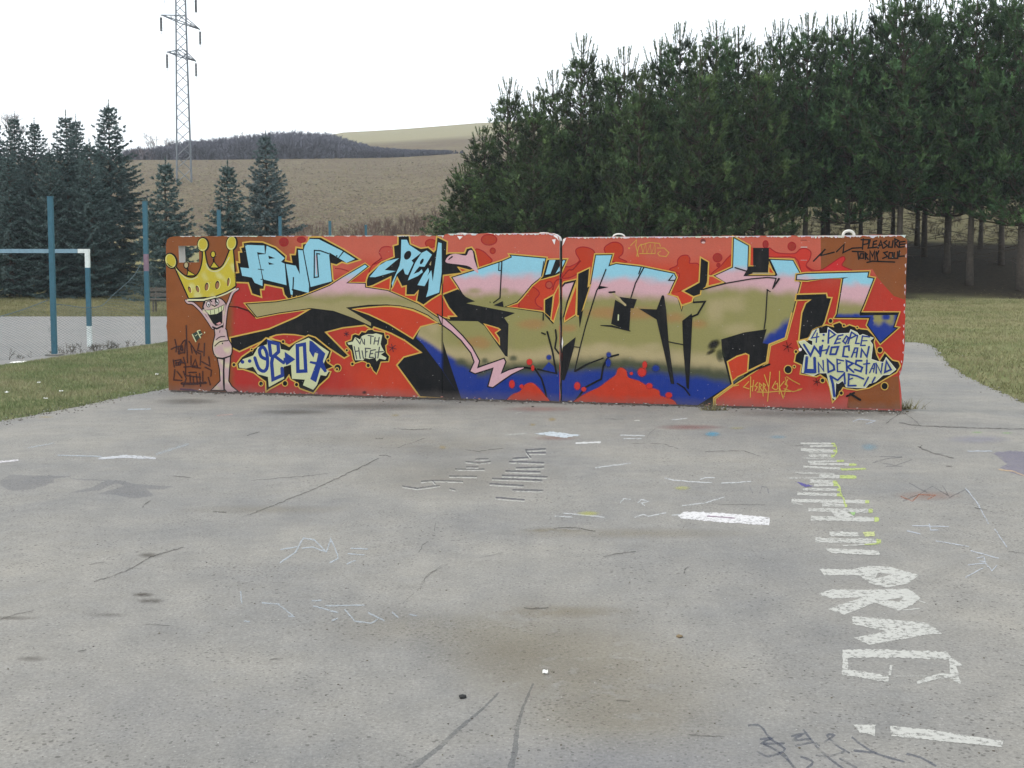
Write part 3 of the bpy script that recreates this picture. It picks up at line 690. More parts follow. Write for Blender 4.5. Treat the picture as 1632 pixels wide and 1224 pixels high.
m.poly(cE((1130, 350), (1170, 325), (1160, 340), (1125, 372)), BLACK)
# flames and drops at the foot
for q in (cH((755, 1030), (790, 950), (880, 910), (930, 840), (1000, 818), (1060, 855), (1150, 960), (1172, 1030)), cJ((395, 1040), (430, 980), (530, 920), (640, 870), (750, 790), (830, 730), (850, 670), (890, 655), (940, 690), (960, 760), (1080, 800), (1180, 860), (1290, 900), (1310, 960), (1440, 1000), (1440, 1068), (900, 1060))):
    q = smooth_line(q, 3, True); m.line(q, 2.6, np.r_[FLAME, 0.5], closed=True); m.poly(q, lambda x, y: np.c_[np.tile(FLAME, (len(x), 1)) * (1 + 0.12 * fnoise(x, y, 10.0))[:, None], np.ones(len(x))])
for f, x, y, rx, ry in ((cH, 790, 830, 38, 55), (cH, 895, 855, 28, 28), (cH, 980, 590, 38, 42), (cH, 1015, 655, 22, 40), (cJ, 410, 850, 42, 52), (cJ, 480, 885, 34, 30), (cJ, 1110, 700, 58, 60), (cJ, 1140, 620, 32, 48), (cJ, 995, 715, 22, 22), (cJ, 1400, 950, 46, 40), (cJ, 1190, 850, 44, 40)):
    x, y = f((x, y))[0]; m.soft(x, y, rx / 6.8, ry / 6.8, C_(184, 44, 36), 1.0, 0.6)
for f, x, y, rx, ry in ((cH, 1190, 540, 36, 36), (cJ, 750, 510, 34, 36), (cJ, 745, 600, 36, 60), (cJ, 1260, 660, 52, 46)):
    x, y = f((x, y))[0]; m.soft(x, y, rx / 6.8, ry / 6.8, BLUE, 0.9, 0.55)
m.poly(cH((1190, 590), (1245, 640), (1260, 705), (1120, 672)), BLUE)
# narrow joints between the cast panels show through the paint
m.cut = (892.0, 896.1)
m.line([(704.9, 386), (705.2, 470), (705.0, 560), (705.3, 636)], 1.4, np.r_[BLACK, 0.9])
m.build()
# -- BNG letters
m = Motif('blue_letters', label='light blue letters BNG edged in black and yellow')
SIL = cC((125, 188), (200, 178), (330, 182), (470, 238), (578, 330), (570, 385), (655, 402), (640, 318), (690, 318), (700, 240), (768, 250), (768, 200), (825, 190), (840, 128), (960, 128), (1200, 256), (1374, 365), (1250, 402), (1190, 385), (1130, 417), (1070, 402), (1085, 580), (1108, 610), (1030, 650), (1010, 662), (840, 742), (700, 788), (620, 800), (570, 740), (555, 670), (350, 627), (340, 682), (300, 682), (310, 762), (220, 732), (180, 610), (40, 605), (40, 515), (80, 510), (60, 400), (90, 405), (80, 290), (112, 290), (98, 240), (130, 230))
m.line(SIL, 4.6, YEL, closed=True); m.poly(SIL, BLACK)
for q in (cC((140, 205), (350, 213), (355, 300), (270, 285), (310, 470), (330, 590), (330, 652), (245, 617), (215, 560), (110, 540), (90, 450), (185, 460)),
          cC((375, 215), (470, 262), (570, 350), (530, 390), (570, 410), (590, 642), (340, 580), (285, 312), (362, 305)),
          cC((582, 412), (690, 432), (735, 525), (715, 260), (765, 265), (835, 650), (830, 727), (660, 682), (655, 750), (635, 742)),
          cC((788, 215), (842, 142), (940, 145), (1200, 275), (1150, 345), (1055, 288), (1052, 322), (1080, 600), (852, 662), (775, 262)),
          cC((1212, 283), (1332, 360), (1240, 400), (1158, 350))): m.poly(q, LBLUE)
m.poly(cC((392, 322), (468, 350), (400, 358)), BLACK); m.poly(cC((392, 393), (458, 415), (400, 422)), BLACK)
m.line(cC((665, 560), (662, 640), (658, 700)), 2.0, BLACK); m.line(cC((650, 690), (700, 700)), 1.6, BLACK)
m.line(cC((1045, 300), (960, 270), (892, 265), (890, 560), (936, 552), (918, 300), (950, 305)), 2.0, BLACK)
m.line(cC((908, 320), (915, 530)), 1.2, PINK); m.line(cC((280, 468), (345, 478)), 1.3, BLACK); m.line(cC((310, 580), (345, 580)), 1.3, BLACK)
m.poly(ellipse(*cC((150, 213))[0], 1, 1, 0, 8), BLACK); m.poly(ellipse(*cC((1135, 325))[0], 1.3, 1.3, 0, 8), BLACK)
for x in (640, 690): m.poly(cC((x, 760), (x + 14, 752), (x + 10, 782)), YEL)
m.line(cC((-60, 870), (60, 880), (180, 920), (250, 990)), [1.0, 3.0, 2.0], np.r_[BLACK, 0.75])
m.build()

# -- CREW letters and the pink curl
m = Motif('blue_letters', label='light blue slanted letters spelling CREW')
SIL = cE((580, 112), (690, 112), (702, 200), (820, 250), (900, 238), (962, 290), (985, 262), (1000, 125), (1102, 175), (1095, 312), (1130, 300), (1300, 300), (1320, 250), (1370, 238), (1402, 280), (1447, 490), (1430, 522), (1370, 480), (1220, 440), (1272, 505), (1060, 530), (1030, 732), (930, 792), (850, 852), (780, 812), (800, 690), (750, 742), (665, 742), (670, 640), (620, 652), (565, 545), (510, 662), (490, 690), (505, 540), (300, 640), (228, 662), (240, 580), (260, 530), (400, 400), (540, 340), (530, 220), (580, 205))
m.line(SIL, 4.4, YEL, closed=True); m.poly(SIL, BLACK)
for q in (cE((265, 555), (370, 430), (450, 382), (585, 350), (430, 478), (550, 490), (440, 525), (330, 555)),
          cE((610, 150), (670, 150), (695, 205), (825, 292), (720, 375), (742, 400), (680, 532), (650, 522), (630, 460), (560, 525), (512, 658), (505, 622), (590, 430), (605, 350)),
          cE((830, 292), (885, 266), (942, 312), (862, 442), (805, 440), (770, 482), (742, 522), (800, 500), (832, 470), (842, 502), (790, 542), (680, 592), (692, 560), (760, 400)),
          cE((900, 455), (912, 490), (890, 545), (935, 480), (950, 602), (1010, 178), (1055, 190), (1057, 420), (1020, 722), (878, 772), (902, 690), (912, 560), (862, 652), (785, 642), (850, 520))): m.poly(q, LBLUE)
m.poly(ellipse(*cE((678, 318))[0], 5.2, 7.6, 0.5), BLACK); m.poly(ellipse(*cE((832, 385))[0], 2.2, 5, 0.5), BLACK)
m.poly(cE((935, 380), (930, 430), (912, 420)), TAN)
m.poly(smooth_line(cE((1090, 372), (1130, 322), (1200, 302), (1310, 322), (1340, 270), (1382, 270), (1402, 370), (1442, 488), (1432, 510), (1350, 442), (1250, 420), (1110, 402)), 3, True), PINK)
m.line(cE((1165, 330), (1120, 365)), [2.6, 1.2], BLACK); m.line(cE((490, 690), (475, 760), (462, 850)), 1.5, np.r_[BLACK, 0.85])
m.build()

# -- crown
m = Motif('painted_crown', label='yellow five-point crown painted at the left end')
CR = smooth_line(cQ((222, 640), (300, 735), (420, 825), (540, 850), (630, 805), (700, 690), (738, 520), (745, 355)), 4) + smooth_line(cQ((770, 355), (800, 540), (850, 660), (930, 705), (1020, 690), (1130, 600), (1240, 345)), 4) + cQ((1292, 310), (1312, 520), (1342, 992), (1250, 1065), (1100, 1140), (1000, 1178), (800, 1212), (490, 1238))
m.line(CR, 4.4, BLACK, closed=True)
for x, y, rx, ry, r in ((140, 532, 100, 140, -0.35), (735, 232, 96, 126, 0.0), (1268, 205, 92, 132, 0.15)):
    x, y = cQ((x, y))[0]; m.poly(ellipse(x + 0.8, y, rx / 11.66 + 1.7, ry / 11.66 + 1.5, r), BLACK)
def gold(px, py):
    n = fnoise(px, py, 16.0, 4.0); hi = sstep(0.15, 0.55, n)
    return np.c_[mix(np.tile(GOLD, (len(px), 1)), C_(194, 190, 132), hi * 0.75), np.ones(len(px))]
m.poly(CR, gold, grid=3.0)
for x, y, rx, ry, r in ((140, 532, 95, 132, -0.35), (735, 232, 92, 120, 0.0), (1268, 205, 88, 126, 0.15)):
    x, y = cQ((x, y))[0]; m.poly(ellipse(x, y, rx / 11.66, ry / 11.66, r), C_(194, 186, 112)); m.poly(ellipse(x + 0.5, y - 0.8, rx / 11.66 * 0.8, ry / 11.66 * 0.84, r), GOLD * 0.95)
m.line(cQ((70, 570), (120, 625), (180, 645)), [0.6, 2.0, 0.6], BLACK, smooth=4); m.line(cQ((650, 270), (700, 320)), [0.6, 2.2, 0.6], BLACK)
m.line(cQ((245, 690), (420, 850), (540, 872), (640, 830)), 1.5, np.r_[C_(200, 196, 150), 0.8], smooth=4); m.line(cQ((800, 590), (860, 700), (940, 728), (1040, 712), (1140, 620), (1230, 470)), 1.7, np.r_[C_(200, 196, 150), 0.85], smooth=4)
for x, y, rx, ry in ((495, 1065, 26, 62), (640, 1055, 29, 66), (810, 1012, 36, 76), (1008, 980, 40, 78), (1213, 925, 24, 78)):
    x, y = cQ((x, y))[0]; r = -0.3 if x < 320 else 0.12
    m.poly(ellipse(x + 0.8, y, rx / 11.66 + 0.7, ry / 11.66 + 0.6, r), C_(216, 208, 130)); m.poly(ellipse(x, y, rx / 11.66, ry / 11.66, r), C_(54, 40, 34)); m.poly(ellipse(x + 0.3, y + 0.9, rx / 11.66 * 0.72, ry / 11.66 * 0.74, r), C_(142, 96, 66))
for bx, by, tri in ((930, 415, ((890, 655), (945, 560), (1022, 655))), (430, 615, ((455, 802), (472, 725), (592, 797)))):
    x, y = cQ((bx, by))[0]; m.line(cQ((bx + 5, by), (tri[1][0], tri[1][1] + 20)), 2.6, BLACK); m.poly(ellipse(x, y, 4.4, 5.8), BLACK); m.poly(ellipse(x, y - 0.3, 2.9, 4.3), GOLD if bx > 600 else TAN)
    m.shape(cQ(*tri), GOLD, BLACK, 1.6)
m.line(cR_((465, 212), (700, 212), (800, 200), (1000, 148), (1180, 82), (1335, -2)), 3.2, C_(204, 200, 160), smooth=3)
m.line(cR_((480, 182), (640, 172), (800, 160)), 1.6, BLACK); m.line(cR_((985, 140), (1160, 72), (1340, -22)), 2.0, BLACK); m.line(cR_((470, 235), (760, 235), (960, 180)), 1.6, BLACK)
m.build()

# -- cartoon figure holding up the crown
m = Motif('painted_figure', base=0.0040, label='pink cartoon figure with wide grin holding up the crown')
AL = cR_((428, 218), (470, 262), (560, 275), (700, 405), (820, 565), (925, 730)); AR = cR_((1390, 5), (1290, 80), (1230, 230), (1190, 330), (1165, 480), (1140, 730))
LEGL = cS((1020, 485), (1125, 505), (1112, 700), (1112, 960), (1125, 1065), (910, 1065), (1000, 975), (1072, 900), (1062, 700)); LEGR = cS((1155, 485), (1245, 450), (1225, 700), (1212, 900), (1270, 1000), (1375, 1085), (1200, 1105), (1152, 1045), (1142, 700))
TOR = smooth_line(cS((975, -80), (1150, -80), (1190, 60), (1215, 140), (1272, 250), (1262, 400), (1180, 445), (1040, 472), (960, 400), (932, 280), (950, 150), (975, 40)), 3, True)
HEAD = smooth_line(cR_((775, 245), (880, 215), (1050, 185), (1160, 290), (1150, 420), (1112, 690), (1000, 728), (925, 705), (800, 490), (732, 425), (755, 350)), 3, True)
for a in (AL, AR): m.line(a, 5.6, BLACK, smooth=3)
for q in (LEGL, LEGR, TOR, HEAD): m.line(q, 3.4, BLACK, closed=True)
for a in (AL, AR): m.line(a, 3.0, SKIN * 1.05, smooth=3)
def skin(px, py): return np.c_[mix(np.tile(SKIN, (len(px), 1)), C_(200, 196, 150), sstep(0.0, 0.5, fnoise(px, py, 12.0, 9.0)) * 0.7), np.ones(len(px))]
for q in (LEGL, LEGR, TOR, HEAD): m.poly(q, skin, grid=3.0)
m.poly(cR_((825, 470), (950, 482), (1105, 415), (1105, 640), (1050, 680), (980, 690), (930, 645)), BLACK); m.poly(cR_((985, 655), (1050, 618), (1085, 640), (1040, 672)), C_(196, 140, 140))
m.shape(cR_((785, 402), (880, 398), (1010, 365), (1132, 305), (1115, 400), (1000, 468), (865, 486)), CREAM, BLACK, 0.8)
for a in ((880, 400, 885, 480), (955, 385, 960, 470), (1030, 355, 1040, 445), (1090, 330, 1090, 415)): m.line(cR_(a[:2], a[2:]), 0.8, BLACK)
for x, y in ((845, 288), (1005, 250)):
    x, y = cR_((x, y))[0]; m.poly(ellipse(x, y, 3.6, 5.2), BLACK); m.poly(ellipse(x, y, 2.5, 4.0), C_(205, 195, 195)); m.poly(ellipse(x + 0.4, y + 1.0, 1.2, 1.6), BLACK)
m.line(cR_((905, 300), (960, 330), (1010, 300)), 1.6, BLACK); m.line(cR_((860, 205), (905, 240)), 2.0, BLACK); m.line(cR_((970, 180), (990, 250)), 2.4, BLACK); m.line(cR_((780, 250), (740, 330), (760, 380)), 1.8, BLACK)
m.line(cR_((925, 712), (1000, 745), (1110, 690)), 2.6, BLACK); m.line(cR_((1060, 770), (1055, 820)), 1.0, BLACK)
m.line(cS((990, 130), (1060, 80), (1150, 70)), 1.4, BLACK, smooth=3); m.line(cS((965, 250), (1060, 170), (1210, 148)), 1.6, BLACK, smooth=3); m.poly(ellipse(*cS((1105, 200))[0], 1.1, 1.3, 0, 8), BLACK)
m.line(cS((1010, 465), (1130, 480), (1230, 440)), 1.8, BLACK); m.line(cS((1132, 490), (1128, 760), (1135, 1060)), 2.2, BLACK)
m.build()

# -- dark scribbled tag low on the left
m = Motif('scribbled_tag', label='dark scribbled signature tag on the brown left end')
TAGC = np.r_[C_(62, 36, 36), 0.85]
for q in (((430, -130), (440, 200), (455, 560)), ((220, 130), (250, 260), (240, 360)), ((150, 310), (250, 260), (360, 250)), ((300, 400), (330, 240), (380, 160), (420, 140), (400, 380)), ((480, 160), (560, 280), (620, 400)), ((520, 250), (540, 380)), ((670, 200), (640, 330), (730, 360)), ((770, 200), (760, 430)), ((190, 510), (210, 640)), ((220, 520), (330, 500), (320, 600), (240, 610), (240, 540)), ((380, 460), (420, 620), (420, 780)), ((520, 430), (520, 600)), ((540, 640), (600, 500), (640, 640)), ((700, 430), (690, 600)), ((850, 450), (870, 620), (720, 540)), ((780, 640), (900, 700), (890, 810)), ((220, 690), (200, 880), (350, 890)), ((260, 720), (350, 840)), ((380, 720), (430, 860), (380, 1000)), ((480, 740), (620, 740)), ((500, 780), (510, 960)), ((560, 820), (570, 960)), ((620, 780), (640, 960)), ((680, 760), (700, 1000)), ((740, 720), (740, 900)), ((880, 970), (840, 830)), ((280, 260), (290, 390), (380, 370)), ((580, 330), (700, 400)), ((560, 640), (700, 660)), ((390, 640), (620, 620)), ((440, 800), (700, 830)), ((240, 560), (420, 560))):
    m.line(cS(*q), 2.2, TAGC)
m.line(cS((350, 945), (560, 950), (800, 930)), 4.0, TAGC); m.line(cS((300, 570), (340, 540)), 5.0, TAGC); m.line(cS((350, 270), (360, 330)), 4.0, TAGC); m.line(cS((330, 1050), (520, 1060), (640, 1085)), 2.2, np.r_[C_(50, 50, 110), 0.6])
m.poly(cR_((530, 850), (690, 760), (740, 850), (620, 985)), C_(46, 60, 50)); m.line(cR_((548, 852), (612, 985)), 1.7, CREAM); m.line(cR_((640, 790), (700, 912)), 1.7, CREAM); m.line(cR_((650, 785), (690, 772)), 1.6, CREAM); m.line(cR_((680, 860), (730, 835)), 1.3, CREAM); m.line(cR_((600, 880), (640, 850)), 1.0, CREAM)
m.poly(ellipse(*cR_((775, 815))[0], 1.0, 1.4, 0, 8), CREAM)
m.build()

# -- 98 -> 07
m = Motif('painted_numerals', base=0.0060, label='blue numerals 98 and 07 with an arrow on cream')
SIL = cD((58, 610), (110, 540), (270, 430), (370, 338), (520, 370), (620, 430), (690, 380), (830, 308), (900, 330), (1072, 470), (1030, 600), (1090, 640), (1000, 680), (1062, 700), (1040, 752), (940, 842), (880, 922), (790, 890), (740, 872), (690, 800), (640, 772), (620, 720), (570, 790), (400, 882), (375, 902), (370, 800), (330, 772), (240, 700), (120, 662), (70, 662))
m.line(SIL, 4.4, YEL, closed=True); m.poly(SIL, BLACK)
m.poly(cD((72, 612), (120, 560), (230, 520), (280, 430), (380, 400), (385, 338), (520, 390), (530, 450), (620, 470), (690, 390), (830, 328), (1052, 480), (980, 640), (1052, 690), (1020, 742), (960, 732), (920, 842), (880, 892), (770, 842), (790, 782), (650, 772), (640, 620), (560, 642), (565, 770), (400, 862), (390, 752), (280, 722), (230, 642), (150, 662), (80, 652)), CREAM)
NB = C_(26, 52, 124)
m.line(cD((372, 560), (315, 530), (300, 460), (340, 430), (378, 500), (385, 630), (350, 690), (290, 660), (248, 545)), 5.2, NB, smooth=3)
m.line(cD((420, 520), (402, 372), (500, 395), (505, 480), (440, 540), (430, 600), (445, 780), (548, 735), (542, 660)), 5.6, NB); m.line(cD((455, 520), (560, 600)), 5.0, NB)
m.poly(cD((560, 545), (575, 545), (570, 478), (686, 562), (590, 628), (578, 595), (555, 610)), NB)
m.line(cD((708, 412), (785, 398), (800, 688), (715, 692)), 5.6, NB, closed=True)
m.poly(cD((840, 358), (870, 365), (1012, 500), (985, 582), (1030, 692), (1005, 705), (960, 650), (912, 812), (848, 775), (905, 620), (840, 600), (850, 580), (915, 590), (935, 500), (900, 488), (882, 545), (838, 470)), NB)
for x, y, r in ((115, 590, 20), (192, 580, 20)): m.poly(ellipse(*cD((x, y))[0], r / 6.8, r / 6.8, 0, 12), NB)
for x, y, r in ((22, 620, 16), (315, 825, 20), (575, 822, 24), (700, 835, 17), (555, 370, 14), (1145, 655, 34), (1045, 575, 13), (215, 455, 10)): m.ring(*cD((x, y))[0], r / 6.8)
m.build()

# -- WITH HIFERT
m = Motif('small_lettering', base=0.0060, label='small cream lettering WITH HIFERT')
SIL = cT((190, 580), (340, 520), (360, 400), (430, 370), (530, 400), (600, 310), (700, 330), (760, 262), (870, 250), (920, 290), (1180, 330), (1200, 450), (1262, 520), (1262, 610), (1210, 660), (1230, 850), (1310, 950), (1290, 1070), (1090, 1080), (1040, 1250), (980, 1380), (900, 1300), (870, 1224), (720, 1090), (620, 1050), (430, 1110), (380, 1010), (340, 800), (200, 640))
m.line(SIL, 3.4, YEL, closed=True); m.poly(SIL, BLACK)
m.poly(cT((225, 590), (370, 560), (430, 445), (560, 510), (600, 420), (680, 385), (760, 365), (890, 365), (970, 345), (1135, 390), (1090, 620), (1120, 700), (1195, 830), (1100, 900), (1245, 980), (1210, 1035), (1060, 1000), (990, 1075), (950, 980), (800, 1015), (680, 985), (640, 1045), (430, 1045), (355, 640), (260, 645)), C_(194, 196, 160))
DK = C_(52, 54, 68)
for q in (((450, 480), (555, 620), (600, 480), (640, 610)), ((672, 500), (670, 640)), ((765, 400), (905, 425)), ((838, 420), (830, 620)), ((950, 450), (918, 625)), ((1055, 450), (1020, 645)), ((940, 545), (1035, 545)), ((405, 690), (470, 1010)), ((520, 720), (562, 1000)), ((440, 815), (530, 800)), ((610, 800), (645, 1000)), ((700, 730), (700, 965)), ((690, 732), (825, 742)), ((705, 835), (745, 820)), ((960, 770), (835, 792), (800, 970), (905, 970)), ((825, 880), (890, 868)), ((962, 990), (950, 870)), ((1062, 705), (1020, 985)), ((960, 835), (1165, 820))):
    m.line(cT(*q), 1.7, DK)
for x, y, r in ((1272, 440, 36), (215, 785, 28), (360, 1140, 34), (770, 1180, 42), (-40, 1280, 28)): m.ring(*cT((x, y))[0], r / 16.32)
for x, y, r in ((205, 360, 75), (1400, 725, 110)): m.star(*cT((x, y))[0], r / 16.32, C_(40, 30, 48))
m.soft(*cF((212, 920))[0], 4.5, 3.2, C_(60, 20, 30), 0.8)
m.build()

# -- 4:PEOPLE WHO CAN UNDERSTAND ME!!
m = Motif('small_lettering', base=0.0060, label='cream burst reading 4:PEOPLE WHO CAN UNDERSTAND ME!!')
SIL = cU((170, 295), (240, 160), (310, 120), (440, 80), (560, 110), (545, 70), (640, 38), (730, 110), (790, 80), (960, 140), (1060, 150), (1120, 210), (1172, 260), (1150, 330), (1190, 520), (1240, 622), (1320, 498), (1430, 610), (1520, 630), (1545, 690), (1490, 780), (1330, 872), (1230, 932), (1080, 1012), (900, 1042), (750, 1022), (690, 1002), (600, 1150), (540, 1215), (500, 1000), (450, 880), (350, 812), (290, 842), (58, 802), (80, 670), (-30, 620), (-10, 520), (60, 450), (18, 325), (170, 312))
m.line(SIL, 4.0, YEL, closed=True); m.poly(SIL, BLACK)
CB = cU((180, 290), (240, 168), (322, 130), (332, 210), (460, 200), (470, 118), (600, 210), (790, 200), (810, 148), (900, 188), (940, 240), (990, 218), (1142, 270), (1090, 310), (1135, 370), (1110, 590), (1205, 620), (1300, 640), (1340, 568), (1482, 740), (1390, 812), (1290, 822), (1180, 922), (1080, 952), (1030, 1012), (900, 1012), (740, 1002), (690, 900), (620, 952), (580, 930), (572, 1185), (540, 1165), (450, 790), (320, 792), (250, 832), (78, 782), (120, 530), (180, 530), (35, 330), (110, 308), (190, 370), (240, 392), (240, 310))
m.line(CB, 1.6, WHITE, closed=True); m.poly(CB, CREAM)
for q, w in ((((290, 150), (222, 270), (330, 250)), 2.2), (((305, 195), (290, 335)), 2.2), (((480, 150), (470, 345)), 3.0), (((490, 152), (575, 220), (485, 275)), 2.6), (((690, 222), (622, 238), (568, 352), (645, 340)), 2.6), (((600, 292), (655, 280)), 2.2), (((820, 180), (768, 352)), 2.6), (((820, 182), (892, 230), (808, 272)), 2.6), (((912, 230), (880, 350), (935, 352)), 2.4), (((1090, 252), (985, 240), (958, 382), (1025, 380)), 2.4), (((980, 312), (1052, 308)), 2.0),
             (((105, 368), (205, 532), (262, 400), (335, 495), (350, 400)), 3.4), (((382, 380), (350, 545)), 2.8), (((482, 390), (440, 505)), 2.8), (((370, 462), (462, 442)), 2.4), (((782, 455), (780, 390), (712, 400), (690, 542), (765, 552)), 3.0), (((820, 555), (872, 420), (912, 420), (890, 555)), 2.6), (((842, 492), (900, 482)), 2.0), (((960, 555), (972, 438), (1050, 552), (1082, 400)), 3.0),
             (((150, 560), (132, 758), (272, 772), (266, 570)), 4.6), (((330, 782), (322, 640), (402, 762), (392, 608)), 2.6), (((700, 612), (602, 590), (610, 772), (695, 775)), 2.4), (((610, 660), (655, 642)), 2.0), (((752, 765), (742, 608), (842, 650), (760, 702), (852, 782)), 3.0), (((972, 610), (892, 608), (880, 660), (982, 712), (960, 772), (868, 742)), 3.0), (((1052, 600), (1040, 805)), 2.6), (((1000, 662), (1092, 650)), 2.2), (((1090, 792), (1152, 655), (1172, 652), (1150, 782)), 2.0), (((1110, 732), (1162, 722)), 1.6), (((1190, 795), (1192, 650), (1262, 795), (1282, 648)), 2.6),
             (((505, 842), (540, 960), (562, 1140)), 4.0), (((500, 838), (612, 902), (712, 800), (722, 955)), 3.0), (((772, 810), (900, 838), (1000, 882)), 2.8), (((780, 822), (770, 985), (885, 982)), 2.8), (((780, 892), (835, 872)), 2.2), (((1072, 858), (1008, 985)), 2.6), (((1172, 858), (1130, 935)), 2.6)):
    m.line(cU(*q), w, NB)
for q, w in ((((742, 240), (690, 318), (730, 352), (772, 262)), 2.4), (((522, 410), (622, 400), (582, 512), (500, 512)), 3.0), (((460, 595), (472, 780), (562, 742), (552, 682)), 3.2), (((1342, 618), (1320, 782), (1412, 742)), 3.0)): m.line(cU(*q), w, NB, closed=True)
m.poly(cU((120, 730), (285, 735), (280, 800), (100, 795)), NB)
for x, y in ((402, 220), (390, 310)): m.poly(ellipse(*cU((x, y))[0], 1.9, 1.9, 0, 10), NB)
for x, y, r in ((505, 12, 28), (705, 82, 16), (905, 112, 13), (1245, 450, 36), (1315, 990, 46), (385, 905, 28), (665, 1095, 24)): m.ring(*cU((x, y))[0], r / 9.418)
for x, y, r in ((245, 672, 38), (312, 640, 10), (330, 478, 14)): m.ring(*cN((x, y))[0], r / 6.8)
m.poly(ellipse(*cU((50, 442))[0], 2.6, 2.6, 0, 10), C_(226, 208, 210))
m.star(*cN((240, 425))[0], 8.5); m.star(*cN((555, 805))[0], 6.5); m.line(cN((880, 960), (960, 925)), 3.0, BLACK); m.line(cN((920, 935), (1025, 1000)), 3.6, BLACK)
m.build()

# -- signatures and mottos
m = Motif('painted_motto', label='black handwritten words PLEASURE FOR MY SOUL')
for q in (((520, 382), (650, 250), (600, 322), (745, 285)), ((770, 280), (852, 200), (840, 290), (940, 242), (1040, 236)), ((1060, 140), (1050, 252)), ((1035, 150), (1122, 150), (1112, 192), (1060, 202)), ((1135, 150), (1112, 240), (1152, 236)), ((1205, 160), (1172, 170), (1162, 236), (1212, 230)), ((1165, 202), (1202, 196)), ((1220, 242), (1250, 160), (1272, 242)), ((1225, 212), (1266, 206)), ((1312, 160), (1282, 182), (1322, 212), (1280, 242)), ((1342, 170), (1332, 230), (1372, 232), (1382, 160)), ((1402, 232), (1402, 140), (1442, 160), (1406, 190), (1442, 232)), ((1510, 168), (1452, 176), (1452, 232), (1502, 226)), ((1452, 202), (1512, 196)),
          ((1000, 282), (1010, 362)), ((940, 276), (1062, 282)), ((1082, 362), (1080, 290), (1102, 310), (1086, 330), (1112, 362)), ((1132, 372), (1132, 270), (1160, 330), (1182, 270), (1186, 362)), ((1200, 280), (1206, 320), (1216, 372)), ((1228, 270), (1206, 320)), ((1322, 280), (1282, 290), (1322, 330), (1270, 352)), ((1396, 290), (1390, 350), (1432, 352), (1432, 280)), ((1452, 270), (1446, 332), (1502, 326)), ((1100, 396), (1160, 382), (1400, 392))):
    m.line(cM(*q), 2.3, BLACK)
for q in (((1030, 302), (1020, 350), (1060, 352), (1062, 302)), ((1342, 290), (1332, 350), (1376, 352), (1376, 290))): m.line(cM(*q), 2.1, BLACK, closed=True)
m.build()
m = Motif('yellow_tag', base=0.0050, label='thin yellow handwritten tag near the foot')
TY = C_(190, 150, 66)
for q in (((1180, 802), (1122, 862), (1182, 882)), ((1200, 750), (1196, 972)), ((1232, 790), (1218, 905)), ((1196, 862), (1228, 850)), ((1275, 812), (1245, 850), (1272, 860), (1248, 902)), ((1290, 905), (1294, 820), (1322, 842), (1298, 862), (1325, 905)), ((1335, 905), (1338, 822), (1362, 842), (1342, 862), (1370, 905)), ((1348, 730), (1392, 860)), ((1412, 700), (1382, 1015)), ((1470, 800), (1432, 870), (1468, 892)), ((1470, 830), (1490, 822), (1495, 880), (1472, 890)), ((1512, 690), (1510, 935)), ((1562, 800), (1512, 862), (1552, 985)), ((1600, 780), (1572, 830), (1600, 850), (1570, 900)), ((1020, 850), (1070, 840)), ((1270, 915), (1380, 918), (1520, 905), (1632, 910)), ((1330, 905), (1335, 960))):
    m.line(cL(*q), 1.5, TY)
for q in (((230, 750), (290, 790), (370, 832)), ((215, 760), (235, 850), (190, 985)), ((200, 880), (300, 912), (380, 890)), ((350, 890), (395, 880))): m.line(cN(*q), 1.5, np.r_[TY, 0.8])
m.build()
m = Motif('yellow_tag', base=0.0050, label='thin yellow looping tag near the top edge')
for q in (((985, 215), (1052, 150), (1042, 210), (1072, 335)), ((1052, 332), (1072, 230), (1100, 200), (1120, 292), (1150, 190), (1162, 302), (1200, 200), (1212, 302), (1252, 190), (1252, 302)), ((1085, 212), (1190, 180), (1300, 190), (1310, 225)), ((1080, 300), (1250, 300)), ((1270, 240), (1350, 240), (1402, 290), (1372, 332), (1300, 325), (1280, 298), (1312, 272))):
    m.line(cI(*q), 1.3, np.r_[C_(192, 150, 68), 0.95])
m.poly(ellipse(*cI((970, 242))[0], 1.6, 1.4, 0, 8), TY)
m.build()

# -- chipped bare edges along the top, the corners and the foot
m = Motif('chipped_edge', base=0.0070, label='white chips where bare concrete shows along the edges')
rng = random.Random(21)
def chips(x0, x1, yf, dens, hmax):
    x = x0
    while x < x1:
        w = rng.uniform(3, 16)
        if rng.random() < dens:
            n = max(3, int(w / 2)); y = yf(x)
            up = [(x + w * k / n, yf(x + w * k / n) - 0.1) for k in range(n + 1)]; lo = [(x + w * k / n, yf(x + w * k / n) + (rng.uniform(0.6, hmax) if 0 < k < n else 0.3)) for k in range(n, -1, -1)]
            m.poly(up + lo, C_(*[v * rng.uniform(0.9, 1.0) for v in (212, 207, 203)]))
        x += w * rng.uniform(0.7, 1.0)
chips(282, 700, lambda x: 376.3 - 0.0023 * (x - 282), 0.55, 1.6)
chips(714, 884, lambda x: 372.6 - 0.005 * (x - 714) + max(0, x - 876) * 0.28, 0.9, 3.2)
chips(905, 1434, lambda x: 378.0 - 0.0061 * (x - 905), 0.97, 3.0)
chips(1290, 1434, lambda x: 378.0 - 0.0061 * (x - 905), 0.8, 4.6)
for k in range(14):
    y = 384 + k * 16 + rng.uniform(-5, 5); xe = np.interp(y, [384, 560, 600, 650], [1445, 1440, 1433, 1436])
    h = rng.uniform(4, 12); m.poly([(xe - 0.2, y), (xe - rng.uniform(1, 2.6), y + h * 0.3), (xe - rng.uniform(0.8, 2.0), y + h * 0.7), (xe - 0.4, y + h)], C_(204, 192, 198))
